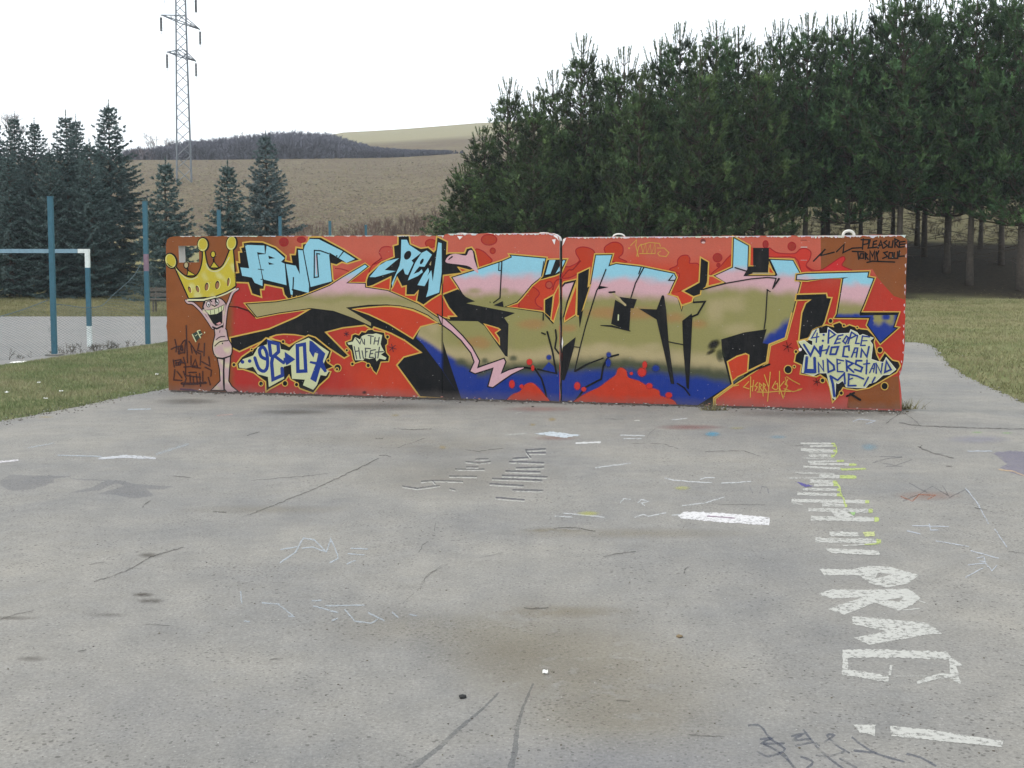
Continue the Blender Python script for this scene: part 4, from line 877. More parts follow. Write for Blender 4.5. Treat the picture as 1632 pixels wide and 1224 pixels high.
for q in (((885, 374), (889, 377), (891, 384), (888, 380), (882, 376)), ((880, 382), (886, 381), (884, 390)), ((898, 381), (903, 379), (899, 388), (896.5, 392)), ((896.5, 536), (898, 545), (896.5, 556), (895.6, 548)), ((729, 376), (738, 377), (733, 382))): m.poly(q, C_(230, 220, 216))
for k in range(150):
    x = rng.uniform(300, 1430); yb = np.interp(x, [269, 705, 895, 1437], [622, 635, 640.5, 655]); y = yb - abs(rng.gauss(0, 1.6)) - 0.2
    if 940 < x < 1010 and rng.random() < 0.6: continue
    r = rng.uniform(0.5, 1.5); m.poly([(x - r * 1.6, y), (x - r * 0.3, y - r * rng.uniform(0.4, 1)), (x + r * 1.5, y - r * 0.3), (x + r, y + r * 0.6), (x - r, y + r * 0.5)], C_(*rng.choice([(222, 216, 210), (205, 190, 185), (120, 110, 104), (70, 64, 62), (190, 120, 110)])))
m.build()

# -- lifting loops cast into the top of the panels
def loop(px, py, span, h, r):
    a = wall_at(np.array([px - span / 2]), np.array([py]))[0] - W_N * 0.08; b = wall_at(np.array([px + span / 2]), np.array([py]))[0] - W_N * 0.08
    mb = MB(); pts = []
    for k in range(11):
        t = math.pi * k / 10; p = a + (b - a) * (0.5 - 0.5 * math.cos(t)); p = p + np.array([0, 0, h * math.sin(t) ** 0.6 - 0.02]); pts.append(tuple(p))
    mb.tube(pts, r, 7); mb.build('lifting_loop', M['rebar'], wall, smooth=True)
loop(985, 377.5, 19, 0.055, 0.010); loop(734, 372.5, 20, 0.022, 0.010); loop(865, 371.5, 19, 0.022, 0.010); loop(1353, 375.5, 18, 0.075, 0.016)
# ------------------------------------------------------------------ paint, chalk, stains and cracks on the asphalt
class GroundMarks(Motif):
    def __init__(s, name, mat, base=0.003, label=None):
        Motif.__init__(s, name, base, 0.00001, label); s.mat = mat
    def _add(s, P, F, col):
        P = np.asarray(P, float); n = len(P)
        c = col(P[:, 0], P[:, 1]) if callable(col) else np.tile(np.asarray(col, float), (n, 1))
        if c.shape[1] == 3: c = np.c_[c, np.ones(n)]
        v = ground_at(P[:, 0], P[:, 1]); v[:, 2] = s.off
        s.V.append(v); s.C.append(c); s.F += [tuple(int(s.n + i) for i in f) for f in F]; s.n += n; s.off += s.step
    def rag(s, ring, amp):
        out = []
        for a, b in zip(ring, list(ring[1:]) + [ring[0]]):
            n = max(1, int(math.hypot(b[0] - a[0], b[1] - a[1]) / 2.5))
            out += [(a[0] + (b[0] - a[0]) * k / n + rng.gauss(0, amp), a[1] + (b[1] - a[1]) * k / n + rng.gauss(0, amp) * 0.6) for k in range(n)]
        return out
    def poly(s, pts, col, holes=(), grid=None, smooth=0):
        Motif.poly(s, s.rag(pts, 0.7), col, [s.rag(h, 0.3) for h in holes], grid, smooth)
    def line(s, pts, w, col, closed=False, smooth=0):
        if smooth: pts = smooth_line(pts, smooth, closed)
        L_ = list(np.interp(np.linspace(0, 1, len(pts)), np.linspace(0, 1, len(w)), w)) if isinstance(w, (list, tuple)) else [w] * len(pts)
        P2 = []; W2 = []
        for i in range(len(pts) - 1):
            a, b = pts[i], pts[i + 1]; n = max(1, int(math.hypot(b[0] - a[0], b[1] - a[1]) / 3))
            for k in range(n):
                P2.append((a[0] + (b[0] - a[0]) * k / n + rng.gauss(0, 0.25), a[1] + (b[1] - a[1]) * k / n + rng.gauss(0, 0.12))); W2.append((L_[i] + (L_[i + 1] - L_[i]) * k / n) * rng.uniform(0.7, 1.15))
        P2.append(pts[-1]); W2.append(L_[-1] * 0.7)
        V, Q = strip(P2, W2); s._add(V, Q, col)
    def wob(s, pts, w, col, amp=0.5, seg=5.0):
        out = []
        for a, b in zip(pts, pts[1:]):
            n = max(1, int(math.hypot(b[0] - a[0], (b[1] - a[1]) * 2) / seg))
            out += [(a[0] + (b[0] - a[0]) * k / n + rng.uniform(-amp, amp), a[1] + (b[1] - a[1]) * k / n + rng.uniform(-amp, amp) * 0.5) for k in range(n)]
        out.append(pts[-1])
        s.line(out, w, col)
    def build(s):
        o = mesh_np(s.name, np.concatenate(s.V), s.F, s.mat, np.concatenate(s.C), pad)
        bm = bmesh.new(); bm.from_mesh(o.data)
        for f in bm.faces:
            f.normal_update()
            if f.normal.z < 0: f.normal_flip()
        bm.to_mesh(o.data); bm.free()
        if s.label: o['label'] = s.label
        return o
gV, gW, gX, gY, gZ = K_(1200, 640, 3.778), K_(1200, 880, 3.558), K_(1240, 700, 6.122), K_(780, 640, 3.548), K_(400, 640, 4.08)
gAA, gAB, gAC, gAD = K_(0, 620, 3.824), K_(380, 900, 3.779), K_(780, 900, 3.709), K_(0, 900, 3.779)
rng = random.Random(33)
GC = lambda r, g, b: s2l((r, g, b)) * 0.61
# stains first
m = GroundMarks('stain', M['ground_soft'], 0.0003, 'brown dirt stain worn into the grey asphalt')
DIRT = GC(160, 146, 116)
for x, y, rx, ry, a in ((870, 1030, 230, 95, 0.22), (960, 1090, 260, 90, 0.2), (790, 1030, 110, 60, 0.14), (900, 975, 130, 12, 0.25), (1000, 1150, 200, 55, 0.2), (1000, 850, 230, 10, 0.20), (880, 845, 60, 5, 0.34), (430, 812, 150, 9, 0.16), (700, 715, 150, 14, 0.14), (640, 1000, 160, 40, 0.14), (640, 700, 240, 16, 0.12), (720, 760, 200, 40, 0.14)): m.soft(x, y, rx, ry, DIRT, a, 0.15)
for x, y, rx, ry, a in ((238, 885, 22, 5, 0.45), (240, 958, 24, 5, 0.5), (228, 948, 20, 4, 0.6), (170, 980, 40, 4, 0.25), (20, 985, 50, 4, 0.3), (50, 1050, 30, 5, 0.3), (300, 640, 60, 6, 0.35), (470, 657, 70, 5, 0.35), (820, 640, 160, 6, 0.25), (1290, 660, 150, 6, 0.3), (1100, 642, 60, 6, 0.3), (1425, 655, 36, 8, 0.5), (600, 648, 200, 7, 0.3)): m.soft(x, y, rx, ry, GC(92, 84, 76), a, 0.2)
for x, y, rx, ry, a, c in ((885, 698, 40, 5, 0.3, (170, 120, 110)), (1100, 681, 60, 5, 0.35, (160, 90, 90)), (860, 652, 70, 5, 0.25, (190, 110, 100)), (1480, 790, 60, 9, 0.25, (170, 120, 100)), (1560, 700, 60, 8, 0.2, (150, 150, 190)), (1000, 1215, 400, 50, 0.10, (120, 130, 160)), (250, 1130, 330, 60, 0.06, (130, 140, 165))): m.soft(x, y, rx, ry, GC(*c), a, 0.2)
# tyre marks and faded dark lettering
DM = GC(92, 98, 106)
m.line(gAB((1000, 1250), (1120, 1170), (1200, 1110), (1350, 970), (1470, 870), (1570, 770)), [11, 9, 7, 5, 3], np.r_[DM, 0.30]); m.line(gAC((115, 1240), (150, 1110), (165, 960), (200, 840), (260, 700)), [11, 9, 6, 3], np.r_[DM, 0.26])
FD = GC(104, 110, 128)
for q in (gAA((0, 560), (60, 525), (460, 530), (330, 545), (330, 570), (200, 612), (80, 622), (0, 592)), gAA((430, 632), (560, 600), (640, 560), (480, 555), (430, 545), (760, 560), (780, 575), (1055, 595), (1000, 610), (890, 612), (940, 650), (820, 668), (700, 645), (590, 640), (720, 600), (760, 590), (700, 575), (600, 620))): m.poly(q, np.r_[FD, 0.17])
SCR = np.r_[GC(84, 92, 112), 0.42]
for q in (((-30, 985), (40, 985), (100, 1060), (180, 1115), (140, 1150)), ((40, 1062), (110, 1055), (50, 1085), (180, 1085)), ((20, 1130), (90, 1160), (170, 1140), (230, 1224)), ((60, 1090), (140, 1130), (250, 1235)), ((215, 1045), (290, 1030), (230, 1065), (330, 1060)), ((285, 1005), (350, 1090), (420, 1160), (520, 1235)), ((240, 1100), (340, 1080), (380, 1100)), ((400, 1080), (460, 1040), (420, 1040), (480, 1100), (550, 1140)), ((355, 1150), (430, 1160), (520, 1130)), ((560, 1050), (640, 1110), (720, 1150), (860, 1190)), ((570, 1125), (700, 1140)), ((870, 1145), (950, 1165), (1040, 1215)), ((270, 1160), (340, 1190), (300, 1230)), ((490, 1170), (590, 1225))): m.line(gW(*q), 3.6, SCR, smooth=3)
for q in (((1470, 475), (1490, 520)), ((1530, 520), (1540, 480), (1570, 485), (1580, 520))): m.line(gY(*q), 1.6, SCR)
for q in (((720, 370), (800, 345), (900, 335), (760, 330)), ((780, 370), (860, 385), (960, 350)), ((800, 390), (900, 390)), ((940, 490), (1050, 550)), ((1080, 510), (1180, 570), (1140, 505)), ((1180, 580), (1280, 530), (1300, 555)), ((900, 600), (1000, 560), (1080, 510))): m.line(gV(*q), 1.6, np.r_[GC(96, 98, 108), 0.28])
m.line(gV((890, 570), (960, 600), (1000, 560), (1100, 565), (1050, 590)), 1.6, np.r_[GC(190, 120, 90), 0.5])
m.build()

m = GroundMarks('road_lettering', M['ground_paint'], 0.0012, 'big white painted letters running along the asphalt on the right')
PW = GC(207, 206, 199); PG = GC(192, 206, 128)
m.poly(gW((380, 95), (560, 100), (650, 78), (780, 84), (942, 130), (880, 178), (760, 202), (680, 182), (600, 132), (400, 130)), PW, [gW((690, 152), (708, 118), (792, 126))])
m.poly(gW((372, 238), (450, 213), (640, 215), (880, 208), (952, 260), (900, 302), (830, 332), (690, 287), (520, 357), (428, 325), (620, 257), (450, 264)), PW, [gW((755, 272), (850, 258), (830, 284))])
m.line(gW((850, 330), (945, 320)), 1.6, PW); m.line(gW((940, 275), (990, 292)), 1.4, PW)
m.poly(gW((562, 365), (980, 400), (1072, 462), (1000, 467), (660, 528), (573, 486), (755, 450), (565, 407)), PW)
m.line(gW((508, 578), (700, 575), (1110, 588)), 13, PW); m.poly(gW((1100, 578), (1190, 640), (1150, 650), (1165, 690), (1180, 752), (1125, 720), (1110, 600)), PW); m.line(gW((1140, 700), (1050, 705), (930, 742)), [10, 8, 5], PW); m.line(gW((524, 570), (522, 700)), 10, PW); m.line(gW((508, 678), (640, 700), (770, 722)), 11, PW); m.line(gW((785, 642), (775, 700)), 5, PW); m.line(gW((800, 705), (1000, 705)), 2.0, np.r_[PW, 0.5])
m.poly(gW((572, 978), (696, 980), (692, 1042), (600, 1022)), PW); m.poly(gW((778, 985), (1000, 1008), (1418, 1072), (1412, 1108), (1000, 1066), (785, 1044)), PW)
for (x0, y0, x1, y1, w, g) in ((320, 772, 985, 785, 6.2, 0.93), (298, 690, 925, 700, 5.4, 0.93), (365, 985, 1005, 1000, 7.0, 0.93), (130, 600, 890, 612, 5.0, 0.95), (430, 640, 675, 650, 5.0, 0.9), (150, 625, 240, 640, 2.5, 2), (190, 532, 620, 545, 4.4, 0.9), (245, 490, 605, 495, 3.6, 0.92), (310, 408, 575, 420, 4.6, 0.85), (350, 448, 575, 445, 4.2, 0.85), (90, 382, 400, 378, 2.4, 2), (170, 328, 550, 342, 2.6, 2), (400, 365, 765, 370, 5.0, 0.55), (245, 268, 620, 290, 2.8, 0.97), (620, 297, 860, 290, 2.6, 0.0), (290, 222, 645, 212, 2.8, 0.8), (310, 240, 765, 250, 3.2, 0.85), (250, 188, 550, 192, 2.0, 2), (300, 160, 552, 166, 4.2, 0.85), (220, 104, 572, 116, 3.8, 0.9), (300, 132, 550, 130, 2.2, 2), (310, 70, 562, 66, 2.6, 0.9), (220, 42, 545, 44, 2.6, 0.93), (630, 1042, 985, 1022, 1.8, 0.6)):
    k = lambda t: gX((x0 + (x1 - x0) * t, y0 + (y1 - y0) * t))[0]
    w *= 1.2
    if g >= 1: m.line([k(0), k(0.5), k(1)], w, np.r_[PW, 0.75])
    elif g <= 0: m.line([k(0), k(1)], w, PG)
    else: m.line([k(0), k(g)], w, np.r_[PW, 0.95]); m.line([k(g), k(1)], w, PG)
m.poly(gX((520, 704), (640, 700), (752, 757), (560, 758)), PW); m.poly(gX((690, 712), (760, 715), (745, 745)), GC(170, 210, 140))
m.poly(gX((503, 904), (775, 908), (797, 952), (515, 948)), PW); m.poly(gX((822, 904), (938, 902), (944, 948), (850, 952)), GC(206, 212, 150)); m.poly(gX((455, 1068), (640, 1072), (985, 1090), (982, 1136), (520, 1112)), PW)
m.line(gX((545, 40), (570, 72), (572, 120), (545, 170)), 2.0, PG); m.line(gX((570, 420), (600, 470), (615, 545), (640, 580), (660, 650)), 2.6, PG)
m.poly(gX((170, 412), (340, 458), (262, 470)), GC(104, 98, 160))
m.build()

m = GroundMarks('chalk_marks', M['ground_paint'], 0.0012, 'worn white bars, chalk scribbles and coloured spray marks')
m.poly(gY((1065, 645), (1110, 622), (1330, 632), (1585, 655), (1583, 700), (1330, 685), (1080, 662)), GC(238, 236, 236)); m.line(gY((1230, 648), (1390, 660)), 2.0, np.r_[GC(150, 110, 140), 0.6])
m.poly(gY((255, 182), (350, 170), (515, 190), (420, 206)), GC(214, 222, 228)); m.line(gY((488, 236), (630, 230)), 3.0, GC(226, 226, 224)); m.line(gY((90, 190), (210, 180)), 2.4, np.r_[PW, 0.7]); m.line(gY((145, 70), (195, 55)), 1.6, np.r_[PW, 0.7]); m.line(gY((820, 108), (850, 108)), 2.0, PW); m.line(gY((890, 22), (950, 18)), 1.6, PW)
GR = np.r_[GC(112, 112, 118), 0.8]
for q in (((210, 300), (320, 300)), ((200, 285), (320, 277)), ((205, 290), (232, 325), (130, 332)), ((110, 350), (310, 356)), ((150, 385), (310, 381)), ((90, 403), (290, 408)), ((70, 428), (330, 436)), ((15, 445), (300, 456)), ((0, 475), (195, 486)), ((130, 510), (305, 513)), ((35, 553), (200, 567))):
    m.line([(x, y - 3.0) for x, y in gY(*q)], 2.2, GR); m.line(gY(*q), 1.5, np.r_[PW, 0.95])
for q in (((985, 560), (1080, 575), (1230, 555)), ((1105, 530), (1180, 523), (1280, 525), (1380, 530)), ((1180, 525), (1200, 545)), ((1290, 575), (1330, 585)), ((1290, 495), (1470, 497)), ((1330, 450), (1520, 450)), ((1400, 435), (1480, 435)), ((1395, 400), (1480, 410), (1560, 400)), ((1460, 385), (1545, 382))):
    m.line([(x, y - 2.6) for x, y in gZ(*q)], 2.0, np.r_[GR[:3], 0.5]); m.line(gZ(*q), 1.5, np.r_[PW, 0.95])
CH = np.r_[GC(212, 222, 230), 0.55]
for q in (((190, 1050), (290, 980), (340, 890), (410, 900), (490, 980), (520, 890), (570, 1020), (510, 1050)), ((190, 965), (300, 945)), ((330, 955), (400, 948), (480, 975)), ((630, 990), (740, 1000)), ((620, 1060), (680, 1035)), ((650, 955), (760, 960))): m.wob(gZ(*q), 2.2, CH)
for q in (((15, 160), (20, 235)), ((140, 230), (240, 240), (330, 310)), ((440, 220), (500, 215)), ((450, 250), (600, 290)), ((520, 250), (760, 245)), ((640, 270), (700, 340), (800, 355), (840, 330)), ((780, 290), (880, 340)), ((925, 288), (965, 322)), ((1030, 300), (1075, 310)), ((30, 340), (70, 345)), ((300, 310), (340, 315)), ((560, 340), (600, 325))): m.wob(gAB(*q), 2.4, np.r_[CH[:3], 0.5])
m.line(gAA((350, 405), (500, 408), (620, 412)), 2.0, np.r_[CH[:3], 0.5]); m.line(gAA((600, 425), (760, 412), (950, 422)), [3, 5, 4], np.r_[GC(226, 228, 232), 0.8]); m.line(gAA((-10, 447), (112, 434)), 3.0, GC(232, 228, 230)); m.line(gAA((780, 125), (920, 122)), 1.8, np.r_[CH[:3], 0.7]); m.line(gAA((170, 360), (330, 330)), 1.6, np.r_[CH[:3], 0.4]); m.line(gAA((950, 400), (1150, 335)), 4, np.r_[CH[:3], 0.25]); m.line(gAA((1320, 162), (1420, 155)), 1.6, np.r_[GC(220, 190, 180), 0.7])
for q in (((990, 432), (1040, 445), (1150, 455), (1260, 460)), ((1190, 440), (1220, 432), (1275, 432)), ((1310, 462), (1380, 460), (1480, 452)), ((740, 575), (760, 550), (800, 555)), ((840, 575), (860, 555), (900, 565), (860, 575), (880, 590)), ((820, 655), (870, 640), (900, 650), (1000, 630)), ((1030, 645), (1080, 640)), ((1090, 590), (1220, 575), (1330, 540)), ((370, 650), (470, 655)), ((420, 632), (650, 655)), ((740, 190), (880, 195)), ((760, 212), (860, 210)), ((1030, 105), (1120, 95)), ((600, 375), (800, 350))): m.wob(gY(*q), 1.8, np.r_[GC(226, 228, 228), 0.75])
for q in (((960, 748), (1180, 755)), ((1060, 735), (1070, 775), (1120, 775)), ((1295, 985), (1400, 975), (1440, 1020), (1470, 985)), ((1350, 945), (1390, 935), (1400, 965), (1360, 960)), ((1280, 1060), (1390, 1000)), ((1280, 520), (1350, 610), (1420, 740)), ((1455, 770), (1530, 880)), ((1100, 840), (1300, 875)), ((1310, 900), (1480, 945)), ((600, 120), (640, 105), (740, 118), (680, 135)), ((1290, 300), (1440, 300)), ((930, 780), (1010, 800))): m.wob(gV(*q), 1.8, np.r_[GC(216, 222, 230), 0.65])
m.poly(gV((1440, 312), (1540, 298), (1660, 300), (1660, 460), (1580, 440), (1490, 400), (1530, 375)), np.r_[GC(140, 134, 168), 0.36]); m.wob(gV((1480, 410), (1560, 420), (1640, 450)), 2.0, np.r_[GC(230, 200, 160), 0.7])
for f, x, y, rx, ry, c, a in ((gY, 1262, 185, 50, 17, (104, 182, 214), 0.95), (gY, 1090, 490, 52, 14, (214, 214, 130), 0.85), (gY, 560, 634, 70, 16, (214, 214, 110), 0.75), (gV, 700, 275, 60, 26, (120, 180, 205), 0.5), (gV, 150, 215, 60, 12, (120, 180, 205), 0.5), (gY, 355, 102, 26, 12, (206, 176, 90), 0.7), (gY, 245, 132, 22, 8, (206, 176, 90), 0.6), (gY, 1400, 152, 50, 8, (206, 196, 120), 0.5), (gV, 1350, 187, 40, 6, (160, 220, 110), 0.6), (gV, 1530, 190, 40, 6, (160, 220, 110), 0.5), (gZ, 1245, 300, 30, 16, (206, 176, 90), 0.4), (gAA, 280, 172, 60, 8, (206, 186, 120), 0.5), (gZ, 940, 90, 30, 10, (206, 186, 120), 0.6)):
    sc = {gY: 3.548, gV: 3.778, gZ: 4.08, gAA: 3.824}[f]; q = f((x, y))[0]; m.soft(q[0], q[1], rx / sc, ry / sc, GC(*c), a * 0.6, 0.3)
m.build()

m = GroundMarks('cracks', M['crack_line'], 0.0028, 'dark cracks and joints running through the asphalt, plus painted contact shadow along the wall foot')
rng = random.Random(8)
CK = np.r_[np.array([0.06, 0.055, 0.05]), 0.5]
for f, q, w in ((gAA, ((575, 1175), (680, 1145), (770, 1110), (830, 1080), (880, 1045), (960, 1010), (1120, 965)), 1.7), (gAA, ((865, 722), (885, 700), (922, 680)), 2.0), (gAA, ((1505, 285), (1582, 262)), 1.6), (gAA, ((1300, 748), (1380, 752)), 1.5), (gAA, ((1480, 778), (1590, 742)), 1.5), (gAA, ((1040, 530), (1165, 540)), 1.2), (gAA, ((540, 1070), (640, 1055)), 1.0),
                (gZ, ((30, 715), (100, 697), (210, 652), (320, 605), (400, 575), (530, 515), (670, 450), (740, 415), (830, 370)), 1.5), (gZ, ((830, 352), (880, 352), (912, 362)), 1.4), (gZ, ((0, 515), (300, 490), (500, 470)), 0.7), (gZ, ((950, 305), (1040, 270), (1130, 240)), 0.8), (gZ, ((1395, 315), (1480, 325), (1640, 305)), 0.8), (gZ, ((1195, 845), (1200, 790)), 1.1), (gZ, ((1095, 985), (1115, 935), (1155, 912)), 1.1), (gZ, ((1100, 1230), (1115, 1170), (1190, 1105), (1280, 1060)), 1.1), (gZ, ((1480, 1020), (1640, 985)), 0.8), (gZ, ((930, 178), (1060, 186), (1180, 180)), 1.2), (gZ, ((810, 245), (860, 243)), 1.2),
                (gAB, ((985, 235), (1100, 140), (1130, 70), (1230, 5)), 0.9), (gV, ((885, 128), (1010, 148), (1200, 155), (1640, 168)), 1.7), (gV, ((990, 272), (1080, 310), (1210, 342)), 2.3), (gV, ((1000, 275), (1020, 262)), 1.5), (gV, ((1330, 640), (1410, 655)), 1.6), (gV, ((1160, 390), (1200, 392)), 1.6), (gV, ((1540, 905), (1640, 918)), 1.2), (gV, ((220, 268), (300, 265)), 1.4), (gV, ((800, 135), (860, 90), (920, 40)), 1.6), (gV, ((900, 70), (960, 100), (1010, 150)), 1.2),
                (gY, ((640, 880), (700, 865), (830, 850)), 1.5), (gY, ((1098, 975), (1108, 950), (1132, 935)), 2.2), (gY, ((1220, 285), (1430, 278), (1540, 315)), 0.9), (gY, ((1295, 582), (1560, 586)), 0.8), (gY, ((370, 720), (470, 712), (600, 735)), 1.5), (gY, ((800, 238), (980, 240), (1070, 270)), 1.0), (gY, ((890, 205), (940, 150)), 0.8), (gY, ((650, 100), (760, 102)), 1.0),
                (gAC, ((200, 256), (260, 262), (350, 258)), 2.0), (gAC, ((750, 808), (830, 812)), 1.8), (gAC, ((1180, 1010), (1390, 1022)), 1.4), (gAB, ((190, 575), (270, 568)), 1.6), (gAB, ((0, 122), (60, 112)), 1.0), (gAD, ((0, 330), (100, 300), (200, 280)), 1.2), (gAD, ((470, 525), (520, 515)), 2.0), (gAD, ((875, 362), (1025, 370)), 1.1)):
    m.wob(f(*q), w * 0.9, CK, 1.3, 6.0)
# dirty gap where the wall meets the asphalt, widened as a painted contact shadow
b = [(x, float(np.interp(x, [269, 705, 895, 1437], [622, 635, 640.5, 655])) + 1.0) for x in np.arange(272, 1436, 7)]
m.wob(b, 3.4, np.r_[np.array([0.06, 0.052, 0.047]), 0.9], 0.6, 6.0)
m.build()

# ------------------------------------------------------------------ loose things lying about
rng = random.Random(5)
deb = MB()
for k in range(1250):        # grit and crumbs along the foot of the wall, dust ridge at the pad's edges, and strewn over the pad
    z = 0.0
    if k < 420:
        x = rng.uniform(275, 1450); y = float(np.interp(x, [269, 705, 895, 1437], [622, 635, 640.5, 655])) + 1.0 + abs(rng.gauss(0, 2.2)); r = rng.uniform(0.006, 0.018)
    elif k < 800: x = rng.uniform(0, 1632); y = 655 + 560 * rng.random() ** 0.7; r = rng.uniform(0.002, 0.0055)
    elif k < 1150:
        q = rng.choice(gl); P = (q[0] + rng.gauss(0, 0.10), q[1] + rng.gauss(0, 0.25), 0.0); r = rng.uniform(0.004, 0.012); x = None
    else:
        q = rng.choice(gr); P = (q[0] + rng.gauss(0, 0.12), q[1] + rng.gauss(0, 0.5), 0.0); r = rng.uniform(0.004, 0.013); x = None
    if x is not None:
        P = ground_at(x, y)
    c = rng.choice([(0.06, 0.053, 0.045), (0.10, 0.085, 0.07), (0.15, 0.135, 0.12), (0.34, 0.33, 0.31), (0.09, 0.075, 0.05)])
    deb.rock(P, r, rng, 0.5, (*c, 1))
tag(deb.build('grit', M['bits'], colors=True), 'dark grit and crumbs strewn over the asphalt', kind='stuff')
def scrap(name, P, s, label, cat, group=None, mat='litter', h=0.02, seed=1):
    r = random.Random(seed); mb = MB(); n = 5
    V = []; Fc = []
    for j in range(n):
        for i in range(n):
            V.append((P[0] + (i / (n - 1) - 0.5) * s[0] + r.uniform(-1, 1) * s[0] * 0.06, P[1] + (j / (n - 1) - 0.5) * s[1] + r.uniform(-1, 1) * s[1] * 0.06, P[2] + 0.006 + h * abs(r.gauss(0, 0.7))))
    for j in range(n - 1):
        for i in range(n - 1): Fc.append((j * n + i, j * n + i + 1, (j + 1) * n + i + 1, (j + 1) * n + i))
    o = mesh_np(name, V, Fc, M[mat]); md = o.modifiers.new('thick', 'SOLIDIFY'); md.thickness = 0.003
    return tag(o, label, cat, group)
scrap('paper_scrap', ground_at(869, 1073), (0.022, 0.03), 'tiny torn white paper scrap on the bare asphalt in the foreground', 'litter', h=0.006)
mb = MB(); q = ground_at(737, 1112); mb.rock((q[0], q[1], 0.0), 0.018, random.Random(2), 0.6, (0.03, 0.03, 0.03, 1)); tag(mb.build('stone', M['bits'], colors=True), 'small black stone left of the brown stain in the foreground', 'stone')
mb = MB(); q = ground_at(1083, 1015); mb.rock((q[0], q[1], 0.0), 0.02, random.Random(3), 0.4, (0.16, 0.12, 0.07, 1)); tag(mb.build('stone', M['bits'], colors=True), 'small brown stone right of the brown stain in the foreground', 'stone')
def vz(x, y): return float(terrain_z(x, y)) - 0.02
for i, (px, py, w, lab) in enumerate(((30, 584, 0.20, 'crumpled white box on the grass edge left of the front fence post'), (62, 614, 0.035, 'bright paper scrap on the grass below the crumpled box'), (98, 628, 0.04, 'paper scrap standing in the grass right of the others'), (11, 630, 0.04, 'pale paper scrap at the far left of the grass strip'), (73, 640, 0.04, 'paper scrap on the left grass nearest the asphalt edge'), (250, 601, 0.035, 'paper scrap on the grass beside the wall end'))):
    q = ground_at(px, py, -0.12 if py < 600 else -0.02); q[2] = vz(q[0], q[1]) + 0.03
    scrap('paper_scrap', q, (w, w * 1.2), lab, 'litter', h=0.06 if w > 0.2 else 0.012, seed=10 + i)
# ------------------------------------------------------------------ court fence, goal, bench
TEAL = (*(s2l((54, 98, 114)) * 1.05), 1); TWHITE = (*(s2l((215, 220, 216)) * 1.1), 1); PINKT = (*(s2l((128, 104, 118)) * 1.1), 1)
posts = [(87, 568, 310), (236, 552, 322)]
P = []
for px, pb, pt in posts: q = ground_at(px, pb, COURT_Z); P.append((q[0], q[1]))
for px, d in ((351, 30.6), (448, 36.6), (527, 42.5), (584, 48.9)): P.append(((px - 816) / F_PX * d, d))
P0 = (-10.9, 17.6)
names = ['tall teal fence post in front, left of the goal', 'teal fence post with a pink scribble beside the bench', 'teal fence post rising behind the wall above the two crown points', 'teal fence post behind the wall by the blue spruce', 'teal fence post behind the wall right of the blue spruce', 'farthest teal fence post peeping over the wall near the bare shrub']
for i, (x, y) in enumerate([P0] + P):
    if i == 0: continue
    r = empty('fence_post', (x, y, COURT_Z - 0.02)); tag(r, names[i - 1], 'fence post', 'teal posts of the court fence')
    mb = MB(); h = 3.07; w = 0.088
    z0 = 0.0
    for z1, c in ((1.62, TEAL), (1.98, PINKT if i == 2 else TEAL), (h, TEAL)):
        mb.box((0, 0, (z0 + z1) / 2), (w, w, z1 - z0), col=c); z0 = z1
    mb.build('shaft', M['post'], r, colors=True)
    mb = MB(); mb.box((0, 0, h + 0.008), (w * 1.12, w * 1.12, 0.016), col=TEAL); mb.build('cap', M['post'], r, colors=True)
    mb = MB(); mb.box((0, 0, 0.03), (0.26, 0.26, 0.08), col=(0.22, 0.21, 0.19, 1)); mb.build('footing', M['bits'], r, colors=True)
fn = empty('chain_link_fence', (P[0][0], P[0][1], COURT_Z)); tag(fn, 'sagging torn chain-link netting hung between the teal posts', 'fence', kind='thing')
O = np.array([P[0][0], P[0][1], COURT_Z])
rng = random.Random(17)
for (a, b, za, zb, sag, torn) in ((P0, P[0], 1.6, 1.05, 0.55, 0.0), (P[0], P[1], 1.0, 1.75, 0.42, 0.0), (P[1], P[2], 1.8, 1.5, 0.5, 0.0)):
    a = np.array(a); b = np.array(b); Lh = np.linalg.norm(b - a); d = (b - a) / Lh; nrm = np.array([-d[1], d[0]])
    def pt(s, v):
        t = min(max(s / Lh, 0), 1); top = za + (zb - za) * t - sag * 4 * t * (1 - t) + 0.05 * math.sin(9 * t)
        bul = 0.10 * math.sin(5 * t + v * 2) * math.sin(math.pi * v) + 0.05 * math.sin(17 * t + 3 * v)
        xy = a + d * (t * Lh) + nrm * (0.06 + bul); return (xy[0] - O[0], xy[1] - O[1], 0.02 + v * top)
    V = []; Fq = []
    cell = 0.09; H0 = 1.7
    def ribbon(pts, w):
        n0 = len(V)
        for p in pts: V.append((p[0], p[1], p[2] - w / 2)); V.append((p[0], p[1], p[2] + w / 2))
        for k in range(len(pts) - 1): Fq.append((n0 + 2 * k, n0 + 2 * k + 2, n0 + 2 * k + 3, n0 + 2 * k + 1))
    for sgn in (1, -1):
        s0 = -H0 if sgn > 0 else 0.0
        while s0 < Lh + (0 if sgn > 0 else H0):
            pts = []
            for k in range(15):
                v = k / 14; s = s0 + sgn * v * H0
                if 0 <= s <= Lh: pts.append(pt(s, v))
            if len(pts) > 1: ribbon(pts, 0.0050)
            s0 += cell
    mesh_np('netting', V, np.array(Fq), M['wire'], parent=fn)
    mb = MB(); mb.tube([pt(Lh * k / 16, 1.0) for k in range(17)], 0.008, 4); mb.build('tension_wire', M['wire'], fn)

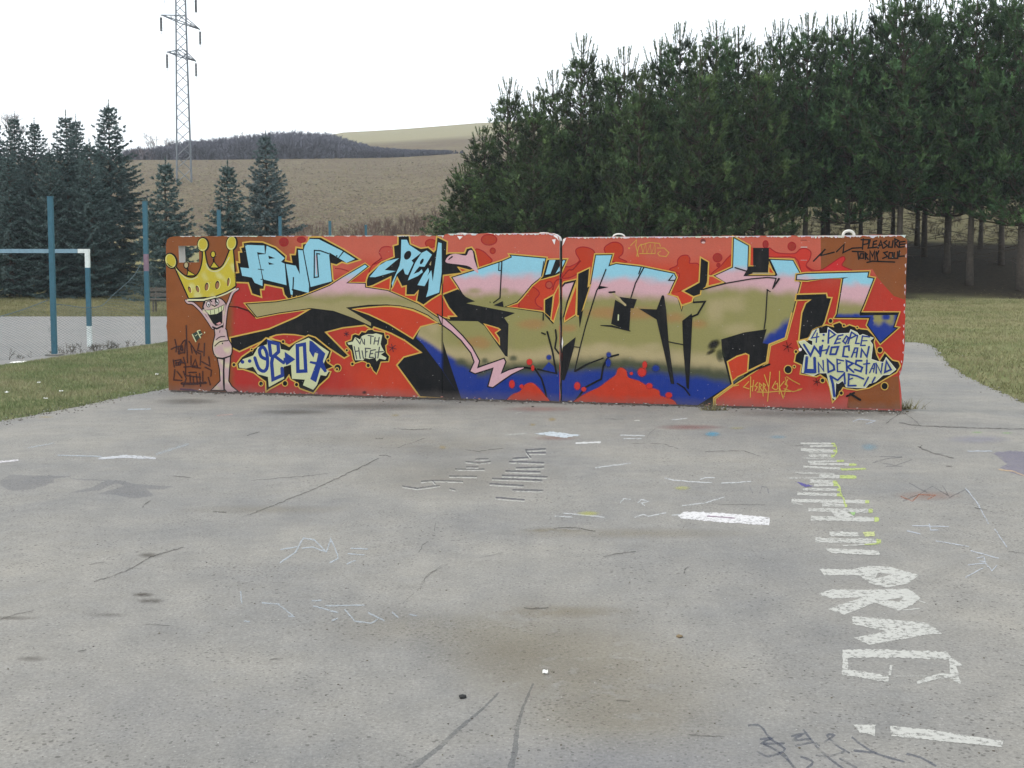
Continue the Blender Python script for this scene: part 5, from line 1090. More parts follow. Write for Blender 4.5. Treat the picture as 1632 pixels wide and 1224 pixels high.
g = ground_at(143, 552, COURT_Z + 0.015)
TBAR = (*(s2l((118, 146, 160)) * 1.1), 1)
goal = empty('handball_goal', tuple(g)); tag(goal, 'teal and white painted steel goal on the court behind the fence', 'goal')
mb = MB(); w = 0.085
for z0, z1, c in ((0.0, 0.43, TWHITE), (0.43, 1.66, TEAL), (1.66, 1.965, TWHITE)): mb.box((0, 0, (z0 + z1) / 2), (w, w, z1 - z0), col=c)
mb.build('upright', M['post'], goal, colors=True)
mb = MB()
for z0, z1, c in ((0.0, 0.43, TWHITE), (0.43, 1.66, TEAL), (1.66, 1.965, TWHITE)): mb.box((-3.08, 0.25, (z0 + z1) / 2), (w, w, z1 - z0), col=c)
mb.build('upright', M['post'], goal, colors=True)
mb = MB(); rz = math.atan2(-0.25, 3.08)
for x0, x1, c in ((-3.12, -2.8, TWHITE), (-2.8, -2.35, TBAR), (-2.35, -1.9, TWHITE), (-1.9, -0.19, TBAR), (-0.19, 0.0425, TWHITE)):
    xm = (x0 + x1) / 2; mb.box((xm, -xm * 0.25 / 3.08, 2.008), (x1 - x0, w, w), rz, col=c)
mb.build('crossbar', M['post'], goal, colors=True)

q = ground_at(262, 497, COURT_Z)
bench = empty('park_bench', (q[0] + 0.35, q[1], vz(q[0], q[1])), 0.1); tag(bench, 'dark wooden park bench on the grass beyond the court', 'bench')
for k in range(3):
    mb = MB(); mb.box((0, -0.20 + k * 0.15, 0.44), (1.7, 0.13, 0.04)); mb.build('seat_slat', M['wood'], bench)
for k in range(2):
    mb = MB(); mb.box((0, 0.26 + k * 0.03, 0.58 + k * 0.17), (1.7, 0.035, 0.13), rx=-0.15); mb.build('back_slat', M['wood'], bench)
for sx in (-0.65, 0.65):
    for sy in (-0.2, 0.18):
        mb = MB(); mb.tube([(sx, sy * 1.25, 0.0), (sx, sy, 0.42)], 0.03, 6); mb.build('leg', M['wood'], bench)
    mb = MB(); mb.tube([(sx, 0.2, 0.42), (sx, 0.33, 0.84)], 0.025, 6); mb.build('back_support', M['wood'], bench)

# ------------------------------------------------------------------ pylon on the hillside
PD = 140.0; PX = (297 - 816) / F_PX * PD
pyl = empty('electricity_pylon', (PX, PD, float(terrain_z(PX, PD)))); tag(pyl, 'tall grey lattice electricity pylon standing on the hillside', 'pylon')
z_g = float(terrain_z(PX, PD)); Hp = 37.0
rot = math.radians(17)
def half(z): return np.interp(z, [0, 15, 26 - 0, Hp], [1.25, 0.92, 0.72, 0.45]) * 0.66
def corner(k, z):
    a = rot + math.pi / 4 + k * math.pi / 2; h = float(half(z)) * math.sqrt(2); return (h * math.cos(a), h * math.sin(a), z)
for k in range(4):
    mb = MB(); mb.tube([corner(k, z) for z in (0, 8, 15, 26, Hp)], 0.085, 4); mb.build('leg', M['steel'], pyl)
lev = [0]
while lev[-1] < Hp - 0.8: lev.append(lev[-1] + max(0.75, 1.9 * float(half(lev[-1]))))
for k in range(4):
    mb = MB()
    for i, (a, b) in enumerate(zip(lev, lev[1:])):
        p, q = (corner(k, a), corner((k + 1) % 4, b)) if i % 2 else (corner((k + 1) % 4, a), corner(k, b))
        mb.tube([p, q], 0.055, 3)
    mb.build('lattice', M['steel'], pyl)
for zc, hl in ((24.1 - z_g, 3.35), (28.0 - z_g, 4.5), (31.6 - z_g, 3.6)):
    mb = MB(); ax = np.array([0.232, 0.973])
    for s in (-1, 1):
        tip = (ax[0] * hl * s, ax[1] * hl * s, zc)
        for k in range(2):
            off = np.array([-ax[1], ax[0]]) * (0.35 if k else -0.35)
            mb.tube([(off[0], off[1], zc), tip], 0.075, 3); mb.tube([(off[0], off[1], zc + 0.8), tip], 0.06, 3)
            for t in (0.25, 0.5, 0.75): mb.tube([(off[0] * (1 - t) + tip[0] * t, off[1] * (1 - t) + tip[1] * t, zc), (-off[0] * (1 - t) + tip[0] * t, -off[1] * (1 - t) + tip[1] * t, zc + 0.8 * (1 - t))], 0.03, 3)
    mb.build('crossarm', M['steel'], pyl)
    for s in (-1, 1):
        mb = MB(); x, y = ax[0] * hl * s, ax[1] * hl * s
        mb.tube([(x, y, zc), (x, y, zc - 0.3)], 0.03, 4)
        for k in range(9): mb.tube([(x, y, zc - 0.3 - k * 0.17), (x, y, zc - 0.42 - k * 0.17)], [0.17, 0.12], 7)
        mb.tube([(x, y, zc - 1.85), (x, y, zc - 2.15)], 0.03, 4)
        mb.build('insulator', M['ceramic'], pyl)

# ------------------------------------------------------------------ trees
def unit(v): return v / (np.linalg.norm(v, axis=-1, keepdims=True) + 1e-9)
def shoots_mesh(base, axis, length, nn, nl, nw, spread, cols, rng):
    """bottle-brush shoots: nn needle triangles round each axis"""
    S = len(base); R = rng
    t = R.random((S, nn)) ** 0.8
    a = unit(axis); ref = np.where(np.abs(a[:, 2:3]) < 0.9, np.array([[0, 0, 1.0]]), np.array([[1.0, 0, 0]]))
    u = unit(np.cross(a, ref)); w = np.cross(a, u)
    ph = R.random((S, nn)) * 2 * np.pi
    rad = u[:, None] * np.cos(ph)[..., None] + w[:, None] * np.sin(ph)[..., None]
    p0 = base[:, None] + a[:, None] * (t * length[:, None])[..., None]
    sp = spread * R.uniform(0.6, 1.3, (S, nn))[..., None]
    d = unit(a[:, None] * (1 - sp * 0.6) + rad * sp)
    ln = (nl * R.uniform(0.7, 1.2, (S, nn)))[..., None]
    tip = p0 + d * ln
    side = unit(np.cross(d, a[:, None] + 0.3 * rad)) * (nw / 2)
    V = np.stack([p0 - side, p0 + side, tip + side * 0.15], 2).reshape(-1, 3)
    T = np.arange(len(V)).reshape(-1, 3)
    c = np.repeat(np.repeat(cols, nn, 0), 3, 0)
    return V, T, c
def wood_tubes(segs, col):
    """segs: list of (p, q, r0, r1) -> 3-sided tubes"""
    p = np.array([s[0] for s in segs]); q = np.array([s[1] for s in segs]); r0 = np.array([s[2] for s in segs]); r1 = np.array([s[3] for s in segs])
    a = unit(q - p); ref = np.where(np.abs(a[:, 2:3]) < 0.9, np.array([[0, 0, 1.0]]), np.array([[1.0, 0, 0]])); u = unit(np.cross(a, ref)); w = np.cross(a, u)
    V = []
    for pts, r in ((p, r0), (q, r1)):
        for k in range(3):
            t = 2 * math.pi * k / 3; V.append(pts + (u * math.cos(t) + w * math.sin(t)) * r[:, None])
    V = np.stack(V, 1).reshape(-1, 3); n = len(segs); b = np.arange(n) * 6
    T = []
    for k in range(3):
        k2 = (k + 1) % 3; T += [np.stack([b + k, b + k2, b + 3 + k2], 1), np.stack([b + k, b + 3 + k2, b + 3 + k], 1)]
    return V, np.concatenate(T), np.tile(np.r_[col, 1.0], (len(V), 1))
def wood_ribbons(p, q, r0, r1, col):
    a = unit(q - p); ref = np.random.default_rng(len(p)).normal(0, 1, p.shape) * np.array([1, 0.15, 0.3]); u = unit(np.cross(a, np.cross(ref, a)))
    V = np.stack([p - u * r0[:, None], p + u * r0[:, None], q + u * r1[:, None], q - u * r1[:, None]], 1).reshape(-1, 3); b = np.arange(len(p)) * 4
    T = np.concatenate([np.stack([b, b + 1, b + 2], 1), np.stack([b, b + 2, b + 3], 1)])
    return V, T, np.tile(np.r_[col, 1.0], (len(V), 1))
def join(parts):
    V = []; T = []; C = []; n = 0
    for v, t, c in parts: V.append(v); T.append(t + n); C.append(c); n += len(v)
    return np.concatenate(V), np.concatenate(T), np.concatenate(C)
def trunk_mesh(name, H, r0, bend, seed, col, n=9):
    r = random.Random(seed); mb = MB(); pts = []; rad = []
    for k in range(9):
        t = k / 8; pts.append((bend * math.sin(t * 2.1 + seed) + r.uniform(-0.02, 0.02), bend * math.cos(t * 1.7 + seed) - bend + r.uniform(-0.02, 0.02), -0.15 + t * (H + 0.15))); rad.append(r0 * (1.25 - t * 1.15) if k else r0 * 1.5)
    mb.tube(pts, rad, n, col=(*col, 1)); return mb.build(name, M['bark'], smooth=True, colors=True, link=False).data
def make_pine(seed, H, zb, R, tip=1.0):
    R_ = np.random.default_rng(seed)
    sb, sa, sl, sc = [], [], [], []; segs = []
    z = zb; 
    hue = R_.uniform(0.9, 1.15); G1 = np.array([0.034 * hue, 0.070, 0.030]); G2 = np.array([0.070 * hue, 0.118, 0.040])
    while z < H - 1.5:
        f = (z - zb) / (H - zb)
        prof = ((1 - f) ** 1.12 + 0.07) * min(1.0, 0.66 + 1.6 * f)
        nb = 7 if f < 0.85 else 5
        a0 = R_.uniform(0, 6.28)
        for k in range(nb):
            az = a0 + 2 * np.pi * k / nb + R_.uniform(-0.25, 0.25)
            Lb = max(0.35, R * prof * R_.uniform(0.60, 1.22)) 
            el = np.interp(f, [0, 0.5, 1], [0.05, 0.45, 1.0]) + R_.uniform(-0.12, 0.12)
            dh = np.array([np.cos(az), np.sin(az), 0.0])
            p0 = np.array([0, 0, z]); n = max(2, int(Lb / 0.40)); prev = p0
            for i in range(1, n + 1):
                t = i / n; up = math.sin(el) * t * Lb + 0.24 * Lb * t * t
                p = p0 + dh * (math.cos(el) * Lb * t) + np.array([0, 0, up]) + R_.normal(0, 0.04, 3)
                segs.append((prev, p, 0.035 * (1 - t) + 0.010, 0.035 * (1 - t) + 0.006)); loc = unit((p - prev)[None])[0]
                # a node carries side twigs, each ending in a tuft of upright brushes
                for sdn in ((0.0,) if t > 0.99 else (-1.0, 1.0)) if (t > 0.3 or R_.random() < 0.6) else (1.0,):
                    sv = np.array([-dh[1], dh[0], 0.0]) * sdn
                    tl = R_.uniform(0.15, 0.30 + 0.35 * (1 - t)) if sdn else 0.05
                    q = p + unit((sv + loc * 0.5 + np.array([0, 0, R_.uniform(-0.1, 0.35)]))[None])[0] * tl
                    segs.append((p, q, 0.010, 0.007))
                    sz = R_.uniform(0.65, 1.45); cl = mnoise.noise(Vector(q * 1.1) + Vector((seed * 3.7, 0, 0))); tint = max(0.35, 1.0 + 1.5 * cl) * R_.uniform(0.75, 1.3); g = G1 + (G2 - G1) * R_.random()
                    ax = unit((loc * 0.55 + sv * 0.35 + np.array([0, 0, 0.75 + 0.35 * f]))[None])[0]
                    for s in range(5):
                        if s == 0: dirn, ls = ax, R_.uniform(0.30, 0.46) * sz
                        else: dirn, ls = unit((ax + R_.normal(0, 0.55, 3) * np.array([1, 1, 0.6]))[None])[0], R_.uniform(0.16, 0.30) * sz
                        sb.append(q + R_.normal(0, 0.03, 3)); sa.append(dirn); sl.append(ls); sc.append(np.r_[g * tint * R_.uniform(0.9, 1.1), 1])
                prev = p
        z += np.interp(f, [0, 1], [0.46, 0.40]) * R_.uniform(0.85, 1.15)
    for k in range(26):      # dead twigs below the crown
        a = R_.uniform(0, 6.28); zz = R_.uniform(0.8, zb + 0.6); l = R_.uniform(0.4, 1.5); e = np.array([math.cos(a) * l, math.sin(a) * l, zz + R_.uniform(-0.25, 0.25)])
        segs.append((np.array([0, 0, zz]), e, 0.016, 0.006))
        for j in range(3): w_ = np.array([0, 0, zz]) + (e - np.array([0, 0, zz])) * R_.uniform(0.4, 1.0); segs.append((w_, w_ + R_.normal(0, 0.22, 3), 0.007, 0.004))
    # leader and its whorl of long upright candles, well apart from each other
    top = np.array([0, 0, H])
    segs.append((np.array([0, 0, H - 1.4]), top, 0.03, 0.012))
    for k in range(3): sb.append(np.array([0, 0, H - 0.75 + 0.25 * k])); sa.append(np.array([0, 0, 1.0])); sl.append(0.32); sc.append(np.r_[G2 * 1.05, 1])
    for zz, rr_, nn_, ll in ((H - 0.72, 0.30, 5, 0.45), (H - 1.25, 0.62, 6, 0.60)):
        a0 = R_.uniform(0, 6.28)
        for k in range(nn_):
            a = a0 + 6.283 * k / nn_ + R_.uniform(-0.2, 0.2); d_ = np.array([math.cos(a), math.sin(a), 0]); r_ = rr_ * R_.uniform(0.75, 1.2)
            e1 = np.array([0, 0, zz]) + d_ * r_ * 0.7 + np.array([0, 0, 0.18]); e2 = e1 + d_ * r_ * 0.25 + np.array([0, 0, ll * R_.uniform(0.7, 1.1)])
            segs.append((np.array([0, 0, zz]), e1, 0.018, 0.012)); segs.append((e1, e2, 0.012, 0.008))
            for t in (0.15, 0.55, 0.9): sb.append(e1 + (e2 - e1) * t); sa.append(e2 - e1); sl.append(0.26); sc.append(np.r_[G2 * R_.uniform(0.85, 1.1), 1])
    parts = [shoots_mesh(np.array(sb), np.array(sa), np.array(sl), 20, 0.125, 0.034, 0.62, np.array(sc), R_), wood_tubes(segs, (0.075, 0.055, 0.04))]
    V, T, C = join(parts)
    me = mesh_np('crown', V, T, M['needles'], C, link=False).data
    tr = trunk_mesh('trunk', H - 0.3, 0.105, 0.05, seed, (0.090, 0.075, 0.062))
    return me, tr
def make_spruce(seed, H, R, col1, col2, zb=0.25):
    R_ = np.random.default_rng(seed); sb, sa, sl, sc = [], [], [], []; segs = []
    z = zb
    while z < H - 0.12:
        f = (z - zb) / (H - zb); nb = 9 if f < 0.7 else 6
        Lm = R * (1 - f) ** 0.92 * (0.80 + 0.2 * min(1, f * 6)) + 0.06
        a0 = R_.uniform(0, 6.28)
        for k in range(nb):
            az = a0 + 2 * np.pi * k / nb + R_.uniform(-0.2, 0.2); Lb = Lm * R_.uniform(0.55, 1.22) * (1 + 0.22 * mnoise.noise(Vector((math.cos(az) * 1.3, math.sin(az) * 1.3, z * 0.9 + seed))))
            dh = np.array([np.cos(az), np.sin(az), 0.0]); sdv = np.array([-dh[1], dh[0], 0.0])
            el0 = np.interp(f, [0, 0.6, 1], [-0.24, 0.05, 0.7]) + R_.uniform(-0.14, 0.10)
            n = max(2, int(Lb / 0.17)); prev = np.array([0, 0, z])
            for i in range(1, n + 1):
                t = i / n; p = np.array([0, 0, z]) + dh * (Lb * t) + np.array([0, 0, Lb * (el0 * t + 0.16 * t ** 3 - 0.05)])
                segs.append((prev, p, 0.022 * (1 - t) + 0.006, 0.022 * (1 - t) + 0.004)); loc = unit((p - prev)[None])[0]; prev = p
                tw = 0.12 + 0.30 * (1 - t) * min(1.0, Lb / 1.2)
                for s in (-1, 1):
                    if t < 0.2 and R_.random() < 0.6: continue
                    d = unit((loc * 0.75 + sdv * s * R_.uniform(0.6, 1.0) + np.array([0, 0, R_.uniform(-0.32, 0.08)]))[None])[0]
                    sb.append(p); sa.append(d); sl.append(tw * R_.uniform(0.8, 1.3)); cc = col1 + (col2 - col1) * R_.random(); sc.append(np.r_[cc * R_.uniform(0.8, 1.2), 1])
                    if tw > 0.2: sb.append(p + d * tw * 0.7); sa.append(unit((d + loc * 0.6 - np.array([0, 0, 0.15]))[None])[0]); sl.append(tw * 0.8); sc.append(np.r_[cc * R_.uniform(0.85, 1.2), 1])
            sb.append(prev); sa.append(loc); sl.append(0.16); sc.append(np.r_[col2, 1])
        z += np.interp(f, [0, 1], [0.30, 0.20]) * R_.uniform(0.85, 1.15)
    segs.append((np.array([0, 0, H - 0.4]), np.array([0, 0, H + 0.45]), 0.016, 0.009))
    for k in range(3): sb.append(np.array([0, 0, H - 0.15 + 0.14 * k])); sa.append(np.array([0, 0, 1.0])); sl.append(0.2); sc.append(np.r_[col2, 1])
    parts = [shoots_mesh(np.array(sb), np.array(sa), np.array(sl), 14, 0.11, 0.046, 0.75, np.array(sc), R_), wood_tubes(segs, (0.07, 0.055, 0.045))]
    V, T, C = join(parts)
    return mesh_np('crown', V, T, M['needles'], C, link=False).data, trunk_mesh('trunk', H, 0.10, 0.02, seed, (0.085, 0.07, 0.055), 7)
def plant(name, meshes, x, y, s, rz, label, cat, group=None, sz=None):
    o = empty(name, (x, y, float(terrain_z(x, y)) - 0.03), rz); o.scale = (s, s, sz if sz else s); tag(o, label, cat, group)
    for nm, me in zip(('crown', 'trunk'), meshes):
        c = bpy.data.objects.new(nm, me); COL.objects.link(c); c.parent = o
    return o
SG1, SG2 = np.array([0.042, 0.074, 0.070]), np.array([0.086, 0.128, 0.122])
SB1, SB2 = np.array([0.066, 0.100, 0.098]), np.array([0.125, 0.170, 0.172])
spr = [make_spruce(1, 8.5, 3.0, SG1, SG2), make_spruce(2, 8.0, 2.6, SG1, SG2), make_spruce(3, 5.4, 1.75, SG1 * 1.1, SG2 * 1.1), make_spruce(4, 7.0, 2.2, SB1, SB2)]
def top_h(px, py_top, d):          # height of a tree at depth d whose tip shows at py_top
    x = (px - 816) / F_PX * d; return x, CAM_H + (HORIZON - py_top) / F_PX * d - float(terrain_z(x, d))
GS = 'dark spruces on the left beyond the court'
for i, (px, py, d, k, base, wide, lab) in enumerate(((180, 174, 53, 0, 8.5, 1.0, 'tallest broad spruce on the left, its tip clear against the sky'), (112, 188, 54, 1, 8.0, 0.9, 'spruce with a thin bare tip left of the tallest spruce'), (128, 194, 58, 1, 8.0, 0.8, 'spruce with a thin tip close behind, left of the tallest spruce'), (62, 200, 55, 0, 8.5, 0.9, 'spruce with a ragged leaning tip behind the front fence post'), (31, 190, 57, 1, 8.0, 0.8, 'slim spruce with a needle-like tip near the left border'), (-2, 200, 54, 0, 8.5, 0.9, 'spruce cut off by the left border of the view'), (148, 232, 50, 1, 8.0, 0.95, 'lower spruce filling the gap in front of the tallest spruce'), (85, 245, 50, 0, 8.5, 0.9, 'lower dark spruce right behind the front fence post'), (20, 250, 50, 1, 8.0, 1.0, 'lower dark spruce above the goal crossbar on the far left'), (268, 264, 48, 2, 5.4, 1.0, 'small spruce between the fence post and the pylon foot'), (366, 268, 50, 2, 5.4, 0.95, 'small narrow spruce just left of the blue spruce'), (427, 221, 54, 3, 7.0, 1.0, 'blue-grey spruce standing alone against the ploughed field'), (-60, 215, 53, 0, 8.5, 1.0, 'spruce just beyond the left border'))):
    if px < -20: continue
    x, h = top_h(px, py, d); s = h / base
    plant('spruce_tree', spr[k], x, d, s * wide, i * 1.3, lab, 'spruce', GS if k < 3 else None, s)

pin = [make_pine(11, 10.5, 2.2, 3.0), make_pine(12, 11.0, 2.9, 3.2), make_pine(13, 9.5, 1.7, 2.8), make_pine(14, 10.0, 0.4, 3.1), make_pine(15, 11.5, 2.7, 2.9)]
pb = [10.5, 11.0, 9.5, 10.0, 11.5]
GP = 'pines of the dark grove on the right'
pine_spots = [  # px of the tip, py of the tip, depth, variant
    (742, 262, 47, 3), (770, 205, 50, 3), (812, 130, 51, 3), (850, 150, 48, 3), (880, 118, 52, 2), (928, 64, 51, 3), (965, 100, 54, 2), (992, 82, 50, 2), (1020, 120, 47, 3),
    (1048, 70, 53, 2), (1080, 46, 50, 0), (1115, 80, 47, 2), (1137, 42, 52, 1), (1172, 52, 50, 0), (1205, 80, 48, 2), (1237, 42, 53, 0), (1281, 30, 50, 1), (1318, 34, 54, 1), (1350, 30, 49, 0), (1398, 0, 51, 4), (1432, -22, 48, 1), (1468, -6, 54, 4), (1505, 0, 50, 0), (1545, -25, 47.5, 1), (1590, -18, 52, 4), (1622, -30, 46.5, 0), (1660, -30, 50, 1),
    (1150, 95, 56, 1), (1260, 70, 57, 4), (1370, 40, 56.5, 1), (1460, 25, 57, 0), (1560, 20, 56, 4), (1060, 110, 57, 2), (960, 130, 57, 3), (880, 160, 57, 3), (1625, 20, 57, 1), (1210, 65, 57, 4), (1420, 30, 57.5, 4), (1310, 60, 57, 1), (1510, 25, 56.5, 1), (1105, 100, 57, 2), (1020, 135, 58, 3), (920, 140, 58, 3), (840, 185, 56, 3), (800, 215, 55, 3)]
order = sorted(range(len(pine_spots)), key=lambda i: pine_spots[i][0])
front = [i for i in order if pine_spots[i][2] < 56]
words = {742: 'low bushy pine at the left end of the grove', 770: 'bushy pine stepping up behind the leftmost pine', 812: 'first pine tip standing clear against the sky, right of the far field', 928: 'pine with the first tall pointed tip right of the hillside', 992: 'slim pine with a bare forked tip right of the first tall tip', 1080: 'pine with a spiky crown above the black yellow-edged slot of the mural', 1137: 'pine with a rounded crown top near the middle of the grove', 1281: 'pine with bare finger-like shoots at its tip', 1398: 'pine whose tip just reaches the upper border', 1622: 'pine with a bare grey trunk standing out on the lawn at the right border'}
ordn = ['first', 'second', 'third', 'fourth', 'fifth', 'sixth', 'seventh', 'eighth', 'ninth', 'tenth', 'eleventh', 'twelfth', 'thirteenth', 'fourteenth', 'fifteenth', 'sixteenth', 'seventeenth', 'eighteenth', 'nineteenth', 'twentieth', 'twenty-first', 'twenty-second', 'twenty-third', 'twenty-fourth', 'twenty-fifth', 'twenty-sixth', 'twenty-seventh', 'twenty-eighth']
for i, (px, py, d, k) in enumerate(pine_spots):
    if d > 54.5: py = py + 45
    x, h = top_h(px, py, d); s = h / pb[k]
    if px > 1650 and d < 51: continue
    if i in front: lab = words.get(px, ordn[front.index(i)] + ' pine of the front row of the grove counted from the left')
    else: lab = ordn[[j for j in order if j not in front].index(i)] + ' pine of the back row of the grove counted from the left'
    plant('pine_tree', pin[k], x, d, max(0.85, min(1.15, s)), i * 2.1, lab, 'pine', GP, s)

# ------------------------------------------------------------------ bare trees, thickets and woods
def bare_tree(seed, H, spread, levels=5, thick=0.14, kids=(3, 4)):
    r = np.random.default_rng(seed); segs = []
    def grow(p, d, l, rad, lv):
        q = p + d * l; segs.append((p, q, rad, rad * 0.7))
        if lv == 0: return
        for k in range(r.integers(kids[0], kids[1] + 1)):
            nd = unit((d + r.normal(0, spread, 3) + np.array([0, 0, 0.12]))[None])[0]
            grow(p + d * l * r.uniform(0.55, 1.0), nd, l * r.uniform(0.58, 0.82), rad * 0.58, lv - 1)
    grow(np.array([0, 0, -0.2]), np.array([0, 0, 1.0]), H * 0.30, thick, levels)
    return segs
def plant_bare(name, x, y, segs_t, col, label, cat, ncut, group=None, scale=1.0):
    o = empty(name, (x, y, float(terrain_z(x, y)))); o.scale = (scale,) * 3; tag(o, label, cat, group)
    big = [s for s in segs_t if s[2] >= ncut]; small = [s for s in segs_t if s[2] < ncut]
    for nm, sg in (('trunk', big), ('crown', small)):
        V, T, C = wood_tubes(sg, col); mesh_np(nm, V, T, M['bark'], C, o)
for px, d, H, seed, lab in ((258, 262, 11.0, 3, 'bare leafless tree on the skyline left of the pylon'), (383, 275, 8.0, 5, 'bare leafless tree on the skyline above the wooded hill'), (25, 200, 11, 9, 'pale bare tree behind the spruces at the far left')):
    plant_bare('bare_tree', (px - 816) / F_PX * d, d, bare_tree(seed, H, 0.5, 5, 0.22), (0.16, 0.13, 0.12), lab, 'bare tree', 0.07)
plant_bare('bare_shrub', (655 - 816) / F_PX * 60, 60, bare_tree(8, 3.2, 0.48, 5, 0.035, (3, 4)), (0.115, 0.085, 0.075), 'tall bare shrub standing left of the pine grove', 'shrub', 0.018)
def thicket(name, pts, hs, seed, col, label, lv=3, kids=(3, 4), spread=0.45, th=0.05, rmin=0.0):
    proto = [bare_tree(seed + k, 1.0, spread, lv, th, kids) for k in range(8)]
    arrs = []
    for pr in proto: arrs.append((np.array([s[0] for s in pr]), np.array([s[1] for s in pr]), np.array([s[2] for s in pr]), np.array([s[3] for s in pr])))
    r = np.random.default_rng(seed); parts = []
    for (x, y), h in zip(pts, hs):
        a = arrs[r.integers(0, 8)]; ang = r.uniform(0, 6.28); c, s = math.cos(ang), math.sin(ang); Rm = np.array([[c, -s, 0], [s, c, 0], [0, 0, 1]])
        z = float(terrain_z(x, y)); o = np.array([x, y, z])
        p = a[0] @ Rm.T * h + o; q = a[1] @ Rm.T * h + o
        v, t, cc = wood_ribbons(p, q, np.maximum(a[2] * h, rmin), np.maximum(a[3] * h, rmin * 0.6), np.array(col) * r.uniform(0.75, 1.25)); parts.append((v, t, cc))
    V, T, C = join(parts); o = mesh_np(name, V, T, M['bark'], C); tag(o, label, kind='stuff'); return o
rr = np.random.default_rng(77); pts = []; hs = []
for k in range(5200):
    px = rr.uniform(205, 720) if k % 9 else rr.uniform(560, 740); dmax = np.interp(px, [205, 300, 380, 540, 600, 740], [262, 290, 330, 320, 250, 238]); d = 228 + (dmax - 228) * rr.random() ** 1.3
    topy = np.interp(px, [200, 240, 300, 340, 380, 420, 460, 500, 530, 560, 600, 650, 700], [232, 228, 215, 211, 207, 202, 198, 201, 207, 220, 231, 237, 239])
    x = (px - 816) / F_PX * d; zt = CAM_H + (HORIZON - topy) / F_PX * d; zg = float(terrain_z(x, d)); h = zt - zg
    if h < 0.5: continue
    pts.append((x, d)); hs.append(min(h, 7.5 if px < 560 else 3.2) * rr.uniform(0.70, 1.12) * 1.36)
thicket('bare_woodland', pts, hs, 40, (0.100, 0.100, 0.124), 'bare purple-brown woodland covering the hilltop', 3, (3, 3), 0.6, 0.030, 0.035)
pts = []; hs = []
for k in range(420):
    px = rr.uniform(430, 720); d = rr.uniform(60, 76); pts.append(((px - 816) / F_PX * d, d)); hs.append(rr.uniform(0.9, 2.1) * (1.0 if px > 560 else 0.7))
thicket('bare_thicket', pts, hs, 60, (0.150, 0.105, 0.085), 'low reddish bare thicket along the foot of the field', 3, (3, 4), 0.5, 0.012, 0.004)
pts = [((px - 816) / F_PX * d, d) for px, d in zip(rr.uniform(0, 260, 160), rr.uniform(225, 270, 160))]
thicket('bare_hedge', pts, list(rr.uniform(3, 6, 160)), 90, (0.12, 0.10, 0.11), 'hazy bare hedge behind the spruces', 3, (3, 4), 0.55, 0.035, 0.03)

# ------------------------------------------------------------------ grass
def grass(name, n, sampler, hgt, wid, cols, label, seed):
    r = np.random.default_rng(seed); X, Y = sampler(r, n); n = len(X); Z = terrain_z(X, Y) - 0.02
    a = r.uniform(0, 6.28, n); h = hgt * r.uniform(0.5, 1.3, n); w = wid * r.uniform(0.7, 1.4, n)
    b = np.stack([X, Y, Z], 1); s = np.stack([np.cos(a), np.sin(a), np.zeros(n)], 1) * (w / 2)[:, None]
    lean = np.stack([r.normal(0, 0.55, n), r.normal(0, 0.55, n), np.ones(n)], 1) * h[:, None]
    V = np.stack([b - s, b + s, b + lean], 1).reshape(-1, 3); T = np.arange(3 * n).reshape(-1, 3)
    nz = fnoise(X, Y, 0.8, 2.0) * 1.0 + fnoise(X, Y, 4.0, 6.0) * 0.7 + r.normal(0, 0.22, n)
    t = np.clip(0.5 + nz, 0, 1)[:, None]; C = np.c_[np.array(cols[0]) * (1 - t) + np.array(cols[1]) * t, np.ones(n)] * np.c_[np.repeat(r.uniform(0.75, 1.25, (n, 1)), 3, 1), np.ones(n)]
    tag(mesh_np(name, V, T, M['blades'], np.repeat(C, 3, 0), None), label, kind='stuff')
padA = np.array(PAD)
def s_left(r, n):
    Y = r.uniform(10.5, 30, n); X = r.uniform(-11.5, -3.2, n)
    k = (X > court_edge(Y) + 0.08 + 0.15 * r.random(n)) & ~inside(X - 0.10 * r.random(n), Y, PAD) & (X / Y > -0.50)
    return X[k], Y[k]
def s_right(r, n):
    Y = 11 + 37 * r.random(n) ** 1.25; X = r.uniform(4.8, 26, n); k = ~inside(X + 0.10 * r.random(n), Y, PAD) & (Y < 43.2 + 1.2 * r.normal(0, 1, n)) & (X / Y < 0.52) & (X / Y > 0.30)
    return X[k], Y[k]
def s_back(r, n):
    Y = r.uniform(36.5, 50, n); X = r.uniform(-23, -7.5, n); k = (X / Y > -0.48) & (X / Y < -0.26); return X[k], Y[k]
grass('grass', 200000, s_left, 0.045, 0.010, ((0.150, 0.185, 0.085), (0.265, 0.245, 0.145)), 'short green and straw grass on the strip left of the wall', 1)
grass('grass', 260000, s_right, 0.055, 0.014, ((0.150, 0.165, 0.070), (0.255, 0.230, 0.130)), 'dry yellowish lawn between the path and the pines', 2)
grass('grass', 60000, s_back, 0.07, 0.022, ((0.165, 0.165, 0.075), (0.250, 0.225, 0.125)), 'dry grass beyond the court on the left', 3)

